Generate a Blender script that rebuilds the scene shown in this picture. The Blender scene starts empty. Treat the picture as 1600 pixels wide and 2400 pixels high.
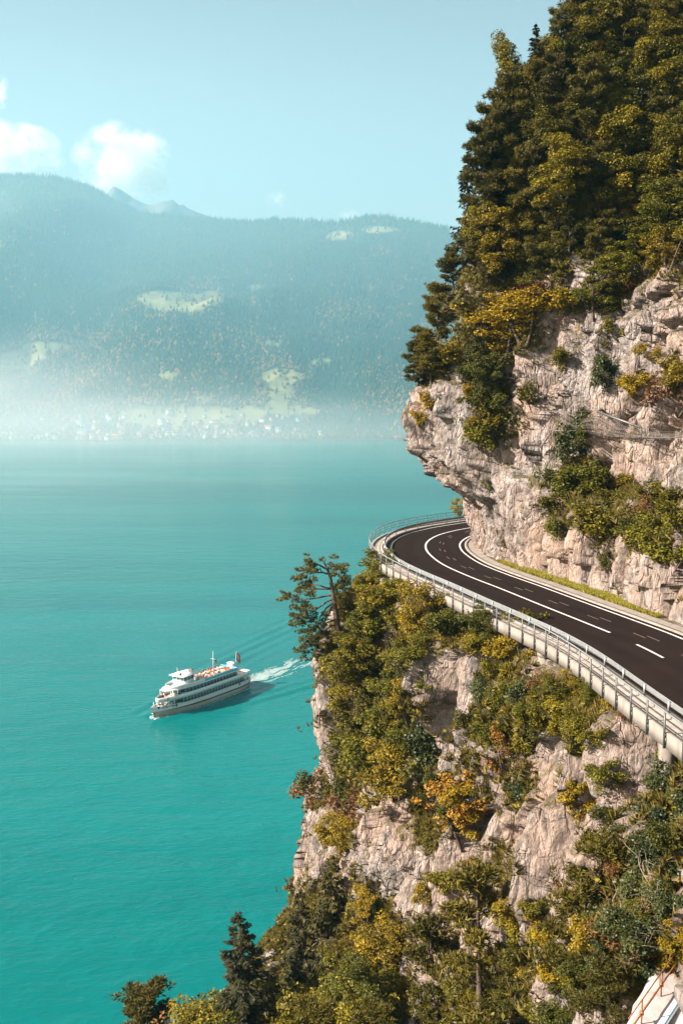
import bpy, math, random
import numpy as np
from mathutils import Vector, Matrix
from mathutils.bvhtree import BVHTree

random.seed(7)
RNG = np.random.default_rng(11)
scene = bpy.context.scene
COL = scene.collection

# ------------------------------------------------------------------ camera
F = 2333.0                                  # focal length in photo pixels (1600 x 2400)
PITCH = math.atan(250.0 / F)
CAMZ = 100.0
cam = bpy.data.cameras.new('camera')
cam.sensor_fit = 'VERTICAL'
cam.sensor_height = 36.0
cam.lens = 36.0 * F / 2400.0
cam.clip_start = 0.5
cam.clip_end = 60000.0
cam_ob = bpy.data.objects.new('camera', cam)
cam_ob.location = (0, 0, CAMZ)
cam_ob.rotation_euler = (math.pi / 2 - PITCH, 0, 0)
COL.objects.link(cam_ob)
scene.camera = cam_ob

# ------------------------------------------------------------------ sun and sky
SUN_ELEV = math.radians(34)
SUN_AZ = math.atan2(-0.95, -0.30)            # clockwise from +Y
SUN_DIR = Vector((math.sin(SUN_AZ) * math.cos(SUN_ELEV), math.cos(SUN_AZ) * math.cos(SUN_ELEV), math.sin(SUN_ELEV)))
sl = bpy.data.lights.new('sun', 'SUN')
sl.energy = 5.0
sl.angle = math.radians(0.5)
sl.color = (1.0, 0.90, 0.78)
so = bpy.data.objects.new('sun', sl)
so.rotation_euler = SUN_DIR.to_track_quat('Z', 'Y').to_euler()
so.location = (-60, -40, 220)
COL.objects.link(so)

world = bpy.data.worlds.new('World')
scene.world = world
world.use_nodes = True
wn = world.node_tree
wn.nodes.clear()
w_out = wn.nodes.new('ShaderNodeOutputWorld')
w_bg = wn.nodes.new('ShaderNodeBackground')
w_sky = wn.nodes.new('ShaderNodeTexSky')
w_sky.sky_type = 'NISHITA'
w_sky.sun_disc = False
w_sky.sun_elevation = SUN_ELEV
w_sky.sun_rotation = SUN_AZ % (2 * math.pi)
w_sky.altitude = 600
w_sky.air_density = 1.0
w_sky.dust_density = 2.5
w_sky.ozone_density = 1.0
w_tint = wn.nodes.new('ShaderNodeMixRGB')
w_tint.blend_type = 'MULTIPLY'
w_tint.inputs[0].default_value = 1.0
w_tint.inputs[2].default_value = (1.48, 1.13, 0.82, 1)
wn.links.new(w_sky.outputs[0], w_tint.inputs[1])
wn.links.new(w_tint.outputs[0], w_bg.inputs[0])
w_bg.inputs[1].default_value = 0.053
wn.links.new(w_bg.outputs[0], w_out.inputs[0])

scene.view_settings.view_transform = 'Standard'
scene.view_settings.look = 'None'
scene.view_settings.gamma = 1.0
scene.view_settings.exposure = 2.0
scene.render.engine = 'CYCLES'
scene.cycles.use_denoising = True
try:
    scene.cycles.denoiser = 'OPENIMAGEDENOISE'
    scene.cycles.denoising_input_passes = 'RGB_ALBEDO_NORMAL'
except Exception:
    pass
scene.cycles.max_bounces = 6
scene.cycles.diffuse_bounces = 3
scene.cycles.glossy_bounces = 2
scene.cycles.transmission_bounces = 3
scene.cycles.volume_bounces = 2
scene.cycles.transparent_max_bounces = 8
scene.cycles.volume_max_steps = 256
scene.cycles.sample_clamp_indirect = 6.0

HAZE_DENSITY = 0.00010
HAZE_COLOR = (0.20, 0.58, 0.72)

# ------------------------------------------------------------------ helpers
CP, SP = math.cos(PITCH), math.sin(PITCH)


def ray(px, py):
    u = (px - 800) / F
    v = (1200 - py) / F
    return np.array([u, CP + v * SP, -SP + v * CP])


def at(px, py, Y):
    d = ray(px, py)
    return np.array([0, 0, CAMZ]) + d * (Y / d[1])


def on_z(px, py, z):
    d = ray(px, py)
    return np.array([0, 0, CAMZ]) + d * ((z - CAMZ) / d[2])


def project(P):
    P = np.asarray(P, float)
    q = P - np.array([0, 0, CAMZ])
    f = q[..., 1] * CP - q[..., 2] * SP
    up = q[..., 1] * SP + q[..., 2] * CP
    f = np.maximum(f, 0.01)
    return 800 + F * q[..., 0] / f, 1200 - F * up / f


def make_mesh(name, verts, quads=None, tris=None, mats=(), qm=None, tm=None, smooth=False, attrs=None):
    verts = np.ascontiguousarray(verts, np.float32).reshape(-1, 3)
    quads = np.zeros((0, 4), np.int32) if quads is None else np.asarray(quads, np.int32).reshape(-1, 4)
    tris = np.zeros((0, 3), np.int32) if tris is None else np.asarray(tris, np.int32).reshape(-1, 3)
    me = bpy.data.meshes.new(name)
    me.vertices.add(len(verts))
    me.vertices.foreach_set('co', verts.ravel())
    nl = quads.size + tris.size
    me.loops.add(nl)
    me.loops.foreach_set('vertex_index', np.concatenate([quads.ravel(), tris.ravel()]).astype(np.int32))
    npoly = len(quads) + len(tris)
    me.polygons.add(npoly)
    starts = np.concatenate([np.arange(len(quads)) * 4, quads.size + np.arange(len(tris)) * 3]).astype(np.int32)
    me.polygons.foreach_set('loop_start', starts)
    try:
        me.polygons.foreach_set('loop_total', np.concatenate([np.full(len(quads), 4), np.full(len(tris), 3)]).astype(np.int32))
    except Exception:
        pass
    if qm is not None or tm is not None:
        qm = np.zeros(len(quads), np.int32) if qm is None else np.broadcast_to(np.asarray(qm, np.int32), (len(quads),))
        tm = np.zeros(len(tris), np.int32) if tm is None else np.broadcast_to(np.asarray(tm, np.int32), (len(tris),))
        me.polygons.foreach_set('material_index', np.concatenate([qm, tm]).astype(np.int32))
    if smooth:
        me.polygons.foreach_set('use_smooth', np.ones(npoly, bool))
    for m in mats:
        me.materials.append(m)
    me.update(calc_edges=True)
    if attrs:
        for k, a in attrs.items():
            at_ = me.attributes.new(k, 'FLOAT', 'POINT')
            at_.data.foreach_set('value', np.asarray(a, np.float32))
    me.validate()
    return me


def link(name, data, parent=None, loc=None):
    o = bpy.data.objects.new(name, data)
    COL.objects.link(o)
    if parent is not None:
        o.parent = parent
    if loc is not None:
        o.location = loc
    return o


def tag(o, label=None, cat=None, group=None, kind=None):
    if label:
        o['label'] = label
    if cat:
        o['category'] = cat
    if group:
        o['group'] = group
    if kind:
        o['kind'] = kind
    return o


def thing(name, label, cat, loc=(0, 0, 0), group=None):
    o = link(name, None, None, loc)
    o.empty_display_size = 0.5
    return tag(o, label, cat, group)


def copy_tree(o, parent=None):
    c = o.copy()
    COL.objects.link(c)
    if parent is not None:
        c.parent = parent
    for ch in o.children:
        copy_tree(ch, c)
    return c


class MB:
    """collects boxes, tubes, prisms and sheets, then links them as one mesh object"""

    def __init__(self):
        self.v, self.q, self.t, self.qm, self.tm, self.n = [], [], [], [], [], 0

    def add(self, v, q=None, t=None, m=0):
        v = np.asarray(v, float).reshape(-1, 3)
        self.v.append(v)
        if q is not None and len(q):
            q = np.asarray(q, int).reshape(-1, 4)
            self.q.append(q + self.n)
            self.qm.append(np.full(len(q), m))
        if t is not None and len(t):
            t = np.asarray(t, int).reshape(-1, 3)
            self.t.append(t + self.n)
            self.tm.append(np.full(len(t), m))
        self.n += len(v)
        return self

    def box(self, c, s, m=0, rot=None):
        x, y, z = s[0] / 2, s[1] / 2, s[2] / 2
        v = np.array([[-x, -y, -z], [x, -y, -z], [x, y, -z], [-x, y, -z], [-x, -y, z], [x, -y, z], [x, y, z], [-x, y, z]])
        if rot is not None:
            v = v @ np.array(rot).T
        v = v + np.asarray(c, float)
        return self.add(v, [[0, 3, 2, 1], [4, 5, 6, 7], [0, 1, 5, 4], [1, 2, 6, 5], [2, 3, 7, 6], [3, 0, 4, 7]], None, m)

    def tube(self, pts, rad, n=6, m=0):
        pts = np.asarray(pts, float)
        rad = np.broadcast_to(np.asarray(rad, float), (len(pts),))
        tan = np.gradient(pts, axis=0)
        tan /= np.linalg.norm(tan, axis=1)[:, None] + 1e-9
        ref = np.array([0, 0, 1.0]) if abs(tan[0][2]) < 0.9 else np.array([1.0, 0, 0])
        rings = []
        for p, t_, r in zip(pts, tan, rad):
            a = np.cross(t_, ref)
            a /= np.linalg.norm(a) + 1e-9
            b = np.cross(t_, a)
            ang = np.arange(n) * 2 * math.pi / n
            rings.append(p + r * (np.cos(ang)[:, None] * a + np.sin(ang)[:, None] * b))
        v = np.concatenate(rings)
        k = len(pts)
        q = [[i * n + j, i * n + (j + 1) % n, (i + 1) * n + (j + 1) % n, (i + 1) * n + j] for i in range(k - 1) for j in range(n)]
        v = np.concatenate([v, pts[:1], pts[-1:]])
        t = [[k * n, (j + 1) % n, j] for j in range(n)] + [[k * n + 1, (k - 1) * n + j, (k - 1) * n + (j + 1) % n] for j in range(n)]
        return self.add(v, q, t, m)

    def prism(self, poly, z0, z1, m=0, zf=None):
        """closed outline (x, y) between heights z0 and z1 (fan caps from the centroid)"""
        poly = np.asarray(poly, float)
        k = len(poly)
        c = poly.mean(0)
        z0a = np.full(k, z0) if zf is None else z0 + zf(poly)
        z1a = np.full(k, z1) if zf is None else z1 + zf(poly)
        zc = 0 if zf is None else float(zf(c[None])[0])
        v = np.concatenate([np.c_[poly, z0a], np.c_[poly, z1a], [[c[0], c[1], z0 + zc], [c[0], c[1], z1 + zc]]])
        q = [[i, (i + 1) % k, k + (i + 1) % k, k + i] for i in range(k)]
        t = [[2 * k, (i + 1) % k, i] for i in range(k)] + [[2 * k + 1, k + i, k + (i + 1) % k] for i in range(k)]
        return self.add(v, q, t, m)

    def ball(self, c, r, m=0, n=6):
        r = np.broadcast_to(np.asarray(r, float), (3,))
        th = np.linspace(0, math.pi, n // 2 + 2)[1:-1]
        v = [[0, 0, 1]]
        for a in th:
            for j in range(n):
                f = j * 2 * math.pi / n
                v.append([math.sin(a) * math.cos(f), math.sin(a) * math.sin(f), math.cos(a)])
        v.append([0, 0, -1])
        k = len(th)
        q = [[1 + i * n + j, 1 + (i + 1) * n + j, 1 + (i + 1) * n + (j + 1) % n, 1 + i * n + (j + 1) % n] for i in range(k - 1) for j in range(n)]
        t = [[0, 1 + j, 1 + (j + 1) % n] for j in range(n)] + [[1 + k * n, 1 + (k - 1) * n + (j + 1) % n, 1 + (k - 1) * n + j] for j in range(n)]
        return self.add(np.array(v) * r + np.asarray(c, float), q, t, m)

    def mesh(self, name, mats, smooth=False):
        v = np.concatenate(self.v)
        q = np.concatenate(self.q) if self.q else None
        t = np.concatenate(self.t) if self.t else None
        return make_mesh(name, v, q, t, mats, np.concatenate(self.qm) if self.q else None, np.concatenate(self.tm) if self.t else None, smooth)

    def build(self, name, mats, parent=None, smooth=False):
        if not isinstance(mats, (list, tuple)):
            mats = [mats]
        return link(name, self.mesh(name, mats, smooth), parent)


# ---- vector noise
def _h(ix, iy, iz, s):
    n = (ix * 374761393 + iy * 668265263 + iz * 2147483647 + s * 1274126177) & 0xFFFFFFFF
    n = ((n ^ (n >> 13)) * 1274126177) & 0xFFFFFFFF
    n = ((n ^ (n >> 16)) * 2246822519) & 0xFFFFFFFF
    return ((n ^ (n >> 15)) & 0xFFFFFF) / float(0xFFFFFF)


def vnoise(P, s=0):
    P = np.asarray(P, float)
    i = np.floor(P).astype(np.int64)
    f = P - i
    f = f * f * f * (f * (f * 6 - 15) + 10)
    r = 0
    for a in (0, 1):
        for b in (0, 1):
            for c in (0, 1):
                w = (f[..., 0] if a else 1 - f[..., 0]) * (f[..., 1] if b else 1 - f[..., 1]) * (f[..., 2] if c else 1 - f[..., 2])
                r = r + w * _h(i[..., 0] + a, i[..., 1] + b, i[..., 2] + c, s)
    return r * 2 - 1


def fbm(P, o=4, s=0):
    r, a = 0, 1.0
    for k in range(o):
        r = r + a * vnoise(P * 2.03 ** k + k * 17.3, s + k)
        a *= 0.5
    return r


def facets(P, s=0, tilt=0.55):
    """broken-rock relief: each Voronoi cell is a tilted flat block"""
    P = np.asarray(P, float)
    i = np.floor(P).astype(np.int64)
    best = np.full(P.shape[:-1], 9e9)
    sec = np.full(P.shape[:-1], 9e9)
    val = np.zeros(P.shape[:-1])
    for a in (-1, 0, 1):
        for b in (-1, 0, 1):
            for c in (-1, 0, 1):
                j = i + np.array([a, b, c])
                o = np.stack([_h(j[..., 0], j[..., 1], j[..., 2], s + k) for k in range(3)], -1)
                q = P - (j + o)
                dd = (q * q).sum(-1)
                g = np.stack([_h(j[..., 0], j[..., 1], j[..., 2], s + 5 + k) - 0.5 for k in range(3)], -1)
                h = _h(j[..., 0], j[..., 1], j[..., 2], s + 9) - 0.5 + 2 * tilt * (q * g).sum(-1)
                m = dd < best
                sec = np.where(m, best, np.minimum(sec, dd))
                best = np.where(m, dd, best)
                val = np.where(m, h, val)
    return val, np.sqrt(sec) - np.sqrt(best)


# ------------------------------------------------------------------ materials
def new_mat(name):
    m = bpy.data.materials.new(name)
    m.use_nodes = True
    nt = m.node_tree
    b = nt.nodes['Principled BSDF']
    return m, nt, b


def N(nt, kind, **kw):
    n = nt.nodes.new(kind)
    for k, v in kw.items():
        if k == 'op':
            n.operation = v
        elif k == 'blend':
            n.blend_type = v
        elif isinstance(k, str) and hasattr(n, k):
            setattr(n, k, v)
    return n


def ramp(nt, src, stops, interp='LINEAR'):
    r = nt.nodes.new('ShaderNodeValToRGB')
    r.color_ramp.interpolation = interp
    e = r.color_ramp.elements
    while len(e) < len(stops):
        e.new(0.5)
    for i, (p, c) in enumerate(stops):
        e[i].position = p
        c = (c, c, c) if isinstance(c, (int, float)) else c
        e[i].color = (*c, 1)
    nt.links.new(src, r.inputs[0])
    return r.outputs[0]


def noise_tex(nt, vec, scale, detail=4, rough=0.55, dist=0.0):
    n = nt.nodes.new('ShaderNodeTexNoise')
    n.inputs['Scale'].default_value = scale
    n.inputs['Detail'].default_value = detail
    n.inputs['Roughness'].default_value = rough
    n.inputs['Distortion'].default_value = dist
    if vec is not None:
        nt.links.new(vec, n.inputs['Vector'])
    return n.outputs['Fac']


def mixc(nt, fac, a, b, blend='MIX'):
    m = nt.nodes.new('ShaderNodeMixRGB')
    m.blend_type = blend
    for i, x in ((0, fac), (1, a), (2, b)):
        if hasattr(x, 'is_output'):
            nt.links.new(x, m.inputs[i])
        elif isinstance(x, (int, float)):
            m.inputs[i].default_value = x
        else:
            m.inputs[i].default_value = (*x, 1)
    return m.outputs[0]


def math_n(nt, op, a, b=0.0, clamp=False):
    m = nt.nodes.new('ShaderNodeMath')
    m.operation = op
    m.use_clamp = clamp
    for i, x in ((0, a), (1, b)):
        if hasattr(x, 'is_output'):
            nt.links.new(x, m.inputs[i])
        else:
            m.inputs[i].default_value = x
    return m.outputs[0]


def objcoord(nt, scale=(1, 1, 1)):
    tc = nt.nodes.new('ShaderNodeTexCoord')
    mp = nt.nodes.new('ShaderNodeMapping')
    mp.inputs['Scale'].default_value = scale
    nt.links.new(tc.outputs['Object'], mp.inputs['Vector'])
    return mp.outputs[0]


def bump(nt, b, height, strength=0.5, dist=0.1):
    n = nt.nodes.new('ShaderNodeBump')
    n.inputs['Strength'].default_value = strength
    n.inputs['Distance'].default_value = dist
    nt.links.new(height, n.inputs['Height'])
    nt.links.new(n.outputs[0], b.inputs['Normal'])


def plain(name, col, rough=0.6, var=0.08, scale=3.0, metal=0.0, spec=0.4):
    """paint / metal / cloth with slight mottling"""
    m, nt, b = new_mat(name)
    f = noise_tex(nt, objcoord(nt), scale, 4, 0.6)
    lo = tuple(c * (1 - var * 2) for c in col)
    hi = tuple(min(1, c * (1 + var)) for c in col)
    nt.links.new(ramp(nt, f, [(0.3, lo), (0.7, hi)]), b.inputs['Base Color'])
    b.inputs['Roughness'].default_value = rough
    b.inputs['Metallic'].default_value = metal
    b.inputs['Specular IOR Level'].default_value = spec
    return m


def rock_mat():
    m, nt, b = new_mat('limestone')
    co = objcoord(nt)
    cs = objcoord(nt, (1, 1, 0.22))
    big = noise_tex(nt, co, 0.12, 4, 0.6)
    streak = noise_tex(nt, cs, 0.55, 5, 0.65, 0.4)
    fine = noise_tex(nt, co, 2.2, 6, 0.7)
    c = ramp(nt, fine, [(0.30, (0.066, 0.057, 0.054)), (0.48, (0.235, 0.203, 0.190)), (0.72, (0.37, 0.325, 0.305))])
    warm = ramp(nt, big, [(0.40, 0.0), (0.62, 0.75)])
    c = mixc(nt, warm, c, (0.34, 0.235, 0.180))
    pale = ramp(nt, streak, [(0.52, 0.0), (0.70, 0.65)])
    c = mixc(nt, pale, c, (0.44, 0.385, 0.37))
    dk = noise_tex(nt, cs, 0.9, 5, 0.7, 0.6)
    dark = ramp(nt, dk, [(0.33, 0.85), (0.49, 0.0)])
    c = mixc(nt, dark, c, (0.070, 0.060, 0.056))
    # moss and dry grass on ledges that face upwards
    g = nt.nodes.new('ShaderNodeNewGeometry')
    sx = nt.nodes.new('ShaderNodeSeparateXYZ')
    nt.links.new(g.outputs['Normal'], sx.inputs[0])
    mossn = noise_tex(nt, co, 0.5, 5, 0.7)
    up = math_n(nt, 'ADD', sx.outputs[2], math_n(nt, 'MULTIPLY', math_n(nt, 'SUBTRACT', mossn, 0.5), 1.6))
    mo = ramp(nt, up, [(0.45, 0.0), (0.70, 0.6)])
    at_ = nt.nodes.new('ShaderNodeAttribute')
    at_.attribute_name = 'veg'
    mo2 = math_n(nt, 'MAXIMUM', mo, at_.outputs['Fac'], True)
    brk = noise_tex(nt, co, 1.1, 6, 0.75)
    mo2 = math_n(nt, 'MULTIPLY', math_n(nt, 'SUBTRACT', math_n(nt, 'ADD', mo2, math_n(nt, 'MULTIPLY', math_n(nt, 'SUBTRACT', brk, 0.5), 1.9)), 0.36), 2.4, True)
    mo2 = math_n(nt, 'MINIMUM', mo2, 0.92)
    mc = ramp(nt, fine, [(0.3, (0.024, 0.023, 0.007)), (0.55, (0.072, 0.058, 0.014)), (0.75, (0.12, 0.085, 0.025))])
    c = mixc(nt, mo2, c, mc)
    nt.links.new(c, b.inputs['Base Color'])
    b.inputs['Roughness'].default_value = 0.9
    b.inputs['Specular IOR Level'].default_value = 0.2
    h = noise_tex(nt, objcoord(nt, (1, 1, 0.4)), 1.7, 9, 0.75, 0.3)
    wv = nt.nodes.new('ShaderNodeTexNoise')
    wv.inputs['Scale'].default_value = 0.9
    wv.inputs['Detail'].default_value = 4
    cv = objcoord(nt, (1, 1, 0.36))
    nt.links.new(cv, wv.inputs['Vector'])
    wm = nt.nodes.new('ShaderNodeVectorMath')
    wm.operation = 'MULTIPLY_ADD'
    nt.links.new(wv.outputs['Color'], wm.inputs[0])
    wm.inputs[1].default_value = (0.9, 0.9, 0.9)
    nt.links.new(cv, wm.inputs[2])
    hh = math_n(nt, 'MULTIPLY', h, 1.0)
    msk = ramp(nt, noise_tex(nt, co, 0.35, 4, 0.6), [(0.38, 0.12), (0.62, 0.85)])
    for sc_, am in ((0.62, 0.80), (1.7, 0.42)):
        vo = nt.nodes.new('ShaderNodeTexVoronoi')
        vo.feature = 'DISTANCE_TO_EDGE'
        vo.inputs['Scale'].default_value = sc_
        nt.links.new(wm.outputs[0], vo.inputs['Vector'])
        hh = math_n(nt, 'ADD', hh, math_n(nt, 'MULTIPLY', math_n(nt, 'MULTIPLY', math_n(nt, 'MINIMUM', math_n(nt, 'MULTIPLY', vo.outputs['Distance'], 9.0), 1.0), am), msk))
        vc = nt.nodes.new('ShaderNodeTexVoronoi')
        vc.inputs['Scale'].default_value = sc_
        nt.links.new(wm.outputs[0], vc.inputs['Vector'])
        sp = nt.nodes.new('ShaderNodeSeparateXYZ')
        nt.links.new(vc.outputs['Color'], sp.inputs[0])
        hh = math_n(nt, 'ADD', hh, math_n(nt, 'MULTIPLY', sp.outputs[0], am * 0.55))
    bump(nt, b, hh, 1.0, 0.55)
    return m


def leaf_mat(name, cols, trans=0.25, rough=0.6):
    """cols: list of linear colours chosen per leaf clump and per plant"""
    m, nt, b = new_mat(name)
    g = nt.nodes.new('ShaderNodeNewGeometry')
    oi = nt.nodes.new('ShaderNodeObjectInfo')
    co = nt.nodes.new('ShaderNodeTexCoord')
    n = noise_tex(nt, co.outputs['Object'], 0.55, 2, 0.5)
    v = math_n(nt, 'MULTIPLY', g.outputs['Random Per Island'], 0.42)
    v = math_n(nt, 'ADD', v, math_n(nt, 'MULTIPLY', oi.outputs['Random'], 0.38))
    v = math_n(nt, 'ADD', v, math_n(nt, 'MULTIPLY', math_n(nt, 'SUBTRACT', n, 0.3), 0.55))
    k = len(cols)
    c = ramp(nt, v, [(0.12 + 0.78 * i / (k - 1), cols[i]) for i in range(k)])
    nt.links.new(c, b.inputs['Base Color'])
    b.inputs['Roughness'].default_value = rough
    b.inputs['Specular IOR Level'].default_value = 0.25
    tr = nt.nodes.new('ShaderNodeBsdfTranslucent')
    nt.links.new(c, tr.inputs[0])
    mx = nt.nodes.new('ShaderNodeMixShader')
    mx.inputs[0].default_value = trans
    nt.links.new(b.outputs[0], mx.inputs[1])
    nt.links.new(tr.outputs[0], mx.inputs[2])
    nt.links.new(mx.outputs[0], nt.nodes['Material Output'].inputs[0])
    return m


M = {}
M['rock'] = rock_mat()
M['bark'] = plain('bark', (0.075, 0.050, 0.036), 0.9, 0.3, 6)
M['bark_pale'] = plain('pale_bark', (0.26, 0.205, 0.165), 0.9, 0.25, 6)
M['beech'] = leaf_mat('beech_leaves', [(0.015, 0.015, 0.002), (0.052, 0.046, 0.003), (0.130, 0.106, 0.004), (0.215, 0.160, 0.005)])
M['green'] = leaf_mat('green_leaves', [(0.013, 0.017, 0.002), (0.060, 0.060, 0.003), (0.165, 0.140, 0.005)])
M['gold'] = leaf_mat('golden_leaves', [(0.070, 0.052, 0.003), (0.185, 0.128, 0.004), (0.29, 0.18, 0.006)])
M['orange'] = leaf_mat('orange_leaves', [(0.12, 0.070, 0.010), (0.25, 0.115, 0.014), (0.30, 0.17, 0.02)])
M['russet'] = leaf_mat('russet_leaves', [(0.06, 0.032, 0.012), (0.13, 0.055, 0.018), (0.17, 0.09, 0.02)])
M['ivy'] = leaf_mat('dark_glossy_leaves', [(0.010, 0.016, 0.006), (0.028, 0.038, 0.010), (0.080, 0.082, 0.022)], 0.15, 0.45)
M['pine'] = leaf_mat('pine_needles', [(0.020, 0.019, 0.004), (0.068, 0.057, 0.006), (0.150, 0.112, 0.010)], 0.2)
M['pine_light'] = leaf_mat('light_olive_pine_needles', [(0.035, 0.032, 0.005), (0.095, 0.078, 0.010), (0.175, 0.125, 0.015)], 0.3)  # lighter olive needle colour, used only for the leaning pine
M['spruce'] = leaf_mat('spruce_needles', [(0.010, 0.011, 0.004), (0.030, 0.028, 0.006), (0.070, 0.056, 0.010)], 0.12)
M['dry_grass'] = leaf_mat('dry_grass', [(0.050, 0.044, 0.008), (0.115, 0.088, 0.014), (0.19, 0.125, 0.03)], 0.25)
M['verge'] = leaf_mat('verge_grass', [(0.10, 0.11, 0.010), (0.20, 0.18, 0.018), (0.27, 0.22, 0.04)], 0.25)
M['white'] = plain('white_paint', (0.66, 0.65, 0.64), 0.4, 0.05, 1.5)
M['cream'] = plain('cream_hull_paint', (0.42, 0.37, 0.27), 0.45, 0.08, 0.6)
M['black'] = plain('black_paint', (0.02, 0.02, 0.022), 0.5, 0.1)
M['red'] = plain('red_cloth', (0.62, 0.03, 0.03), 0.7, 0.1)
M['yellow'] = plain('yellow_cloth', (0.75, 0.55, 0.2), 0.7, 0.1)
M['blue_panel'] = plain('blue_panel', (0.10, 0.42, 0.52), 0.3, 0.1)
M['wood_deck'] = plain('deck_planking', (0.42, 0.33, 0.26), 0.7, 0.15, 2)
M['galv'] = plain('galvanised_steel', (0.30, 0.31, 0.32), 0.45, 0.12, 4, 0.6)
M['rail_dark'] = plain('weathered_steel', (0.10, 0.10, 0.10), 0.5, 0.15, 4, 0.5)
M['rust'] = plain('rusty_steel', (0.26, 0.10, 0.035), 0.75, 0.35, 8, 0.2)
M['net'] = plain('steel_net', (0.13, 0.11, 0.10), 0.6, 0.1, 4, 0.3)
M['pale_steel'] = plain('pale_blue_painted_steel', (0.36, 0.48, 0.55), 0.45, 0.12, 2)


def concrete_mat(name, col):
    m, nt, b = new_mat(name)
    co = objcoord(nt)
    f = noise_tex(nt, co, 0.8, 6, 0.65)
    st = noise_tex(nt, objcoord(nt, (2.2, 2.2, 0.3)), 1.0, 4, 0.6)
    c = ramp(nt, f, [(0.3, tuple(x * 0.74 for x in col)), (0.65, col)])
    c = mixc(nt, ramp(nt, st, [(0.50, 0.0), (0.72, 0.7)]), c, tuple(x * 0.42 for x in col))
    nt.links.new(c, b.inputs['Base Color'])
    b.inputs['Roughness'].default_value = 0.85
    bump(nt, b, noise_tex(nt, co, 6, 5, 0.6), 0.3, 0.05)
    return m


M['concrete'] = concrete_mat('concrete', (0.205, 0.177, 0.156))
M['pale_concrete'] = concrete_mat('pale_concrete', (0.36, 0.315, 0.30))


def asphalt_mat():
    m, nt, b = new_mat('asphalt')
    co = objcoord(nt)
    f = noise_tex(nt, co, 0.35, 5, 0.6)
    g = noise_tex(nt, co, 14, 3, 0.7)
    c = ramp(nt, f, [(0.3, (0.0095, 0.0057, 0.0052)), (0.7, (0.0150, 0.0094, 0.0086))])
    c = mixc(nt, 0.35, c, ramp(nt, g, [(0.3, (0.007, 0.005, 0.005)), (0.7, (0.030, 0.021, 0.019))]))
    oa = nt.nodes.new('ShaderNodeAttribute')
    oa.attribute_name = 'across'
    trk = math_n(nt, 'ABSOLUTE', math_n(nt, 'SINE', math_n(nt, 'MULTIPLY', oa.outputs['Fac'], 1.65)))
    trk = math_n(nt, 'MULTIPLY', ramp(nt, trk, [(0.55, 0.0), (0.95, 1.0)]), ramp(nt, noise_tex(nt, co, 0.25, 5, 0.6), [(0.35, 0.15), (0.65, 0.55)]))
    c = mixc(nt, trk, c, (0.019, 0.013, 0.012))
    nt.links.new(c, b.inputs['Base Color'])
    b.inputs['Roughness'].default_value = 1.0
    b.inputs['Specular IOR Level'].default_value = 0.02
    bump(nt, b, g, 0.3, 0.02)
    return m


M['asphalt'] = asphalt_mat()
M['road_paint'] = plain('road_paint', (0.52, 0.48, 0.46), 0.7, 0.12, 2.5)
M['road_paint_worn'] = plain('worn_road_paint', (0.10, 0.066, 0.056), 0.8, 0.35, 6)


def glass_mat(name, col, rough=0.15):
    m, nt, b = new_mat(name)
    f = noise_tex(nt, objcoord(nt, (0.8, 0.8, 0.5)), 0.7, 3, 0.6)
    nt.links.new(ramp(nt, f, [(0.35, tuple(c * 0.5 for c in col)), (0.65, col)]), b.inputs['Base Color'])
    b.inputs['Roughness'].default_value = rough
    b.inputs['Specular IOR Level'].default_value = 0.6
    return m


M['window'] = glass_mat('dark_window_glass', (0.035, 0.055, 0.06))
M['window_teal'] = glass_mat('teal_window_glass', (0.06, 0.20, 0.24))


def water_mat():
    m, nt, b = new_mat('lake_water')
    co = objcoord(nt)
    big = noise_tex(nt, objcoord(nt, (0.16, 0.8, 1)), 0.006, 5, 0.6, 0.7)
    c = ramp(nt, big, [(0.36, (0.000, 0.080, 0.082)), (0.62, (0.000, 0.112, 0.108))])
    nt.links.new(c, b.inputs['Base Color'])
    b.inputs['IOR'].default_value = 1.33
    b.inputs['Roughness'].default_value = 0.16
    b.inputs['Specular IOR Level'].default_value = 0.24
    w1 = noise_tex(nt, objcoord(nt, (0.55, 1.0, 1)), 0.55, 3, 0.6, 0.3)
    w2 = noise_tex(nt, objcoord(nt, (0.5, 1.0, 1)), 0.12, 3, 0.55, 0.2)
    h = math_n(nt, 'ADD', math_n(nt, 'MULTIPLY', w1, 0.5), math_n(nt, 'MULTIPLY', w2, 1.4))
    st = ramp(nt, noise_tex(nt, objcoord(nt, (0.25, 1.0, 1)), 0.006, 3, 0.5, 0.8), [(0.35, 0.25), (0.6, 0.9)])
    h = math_n(nt, 'MULTIPLY', h, st)
    bump(nt, b, h, 0.65, 1.0)
    return m


M['water'] = water_mat()
M['foam'] = plain('foam', (0.26, 0.34, 0.34), 0.8, 0.05, 1)


def hill_mat():
    m, nt, b = new_mat('hill_ground')
    co = objcoord(nt)
    a = nt.nodes.new('ShaderNodeAttribute')
    a.attribute_name = 'meadow'
    f = noise_tex(nt, co, 0.02, 6, 0.65)
    wood = ramp(nt, f, [(0.3, (0.018, 0.030, 0.016)), (0.7, (0.040, 0.048, 0.020))])
    grass = ramp(nt, f, [(0.35, (0.13, 0.12, 0.04)), (0.65, (0.27, 0.23, 0.10))])
    nt.links.new(mixc(nt, a.outputs['Fac'], wood, grass), b.inputs['Base Color'])
    b.inputs['Roughness'].default_value = 0.95
    b.inputs['Specular IOR Level'].default_value = 0.1
    bump(nt, b, noise_tex(nt, co, 0.03, 8, 0.7), 0.6, 8.0)
    return m


M['hill'] = hill_mat()
M['peak'] = plain('bare_peak_rock', (0.075, 0.07, 0.065), 0.9, 0.2, 0.01)


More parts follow.
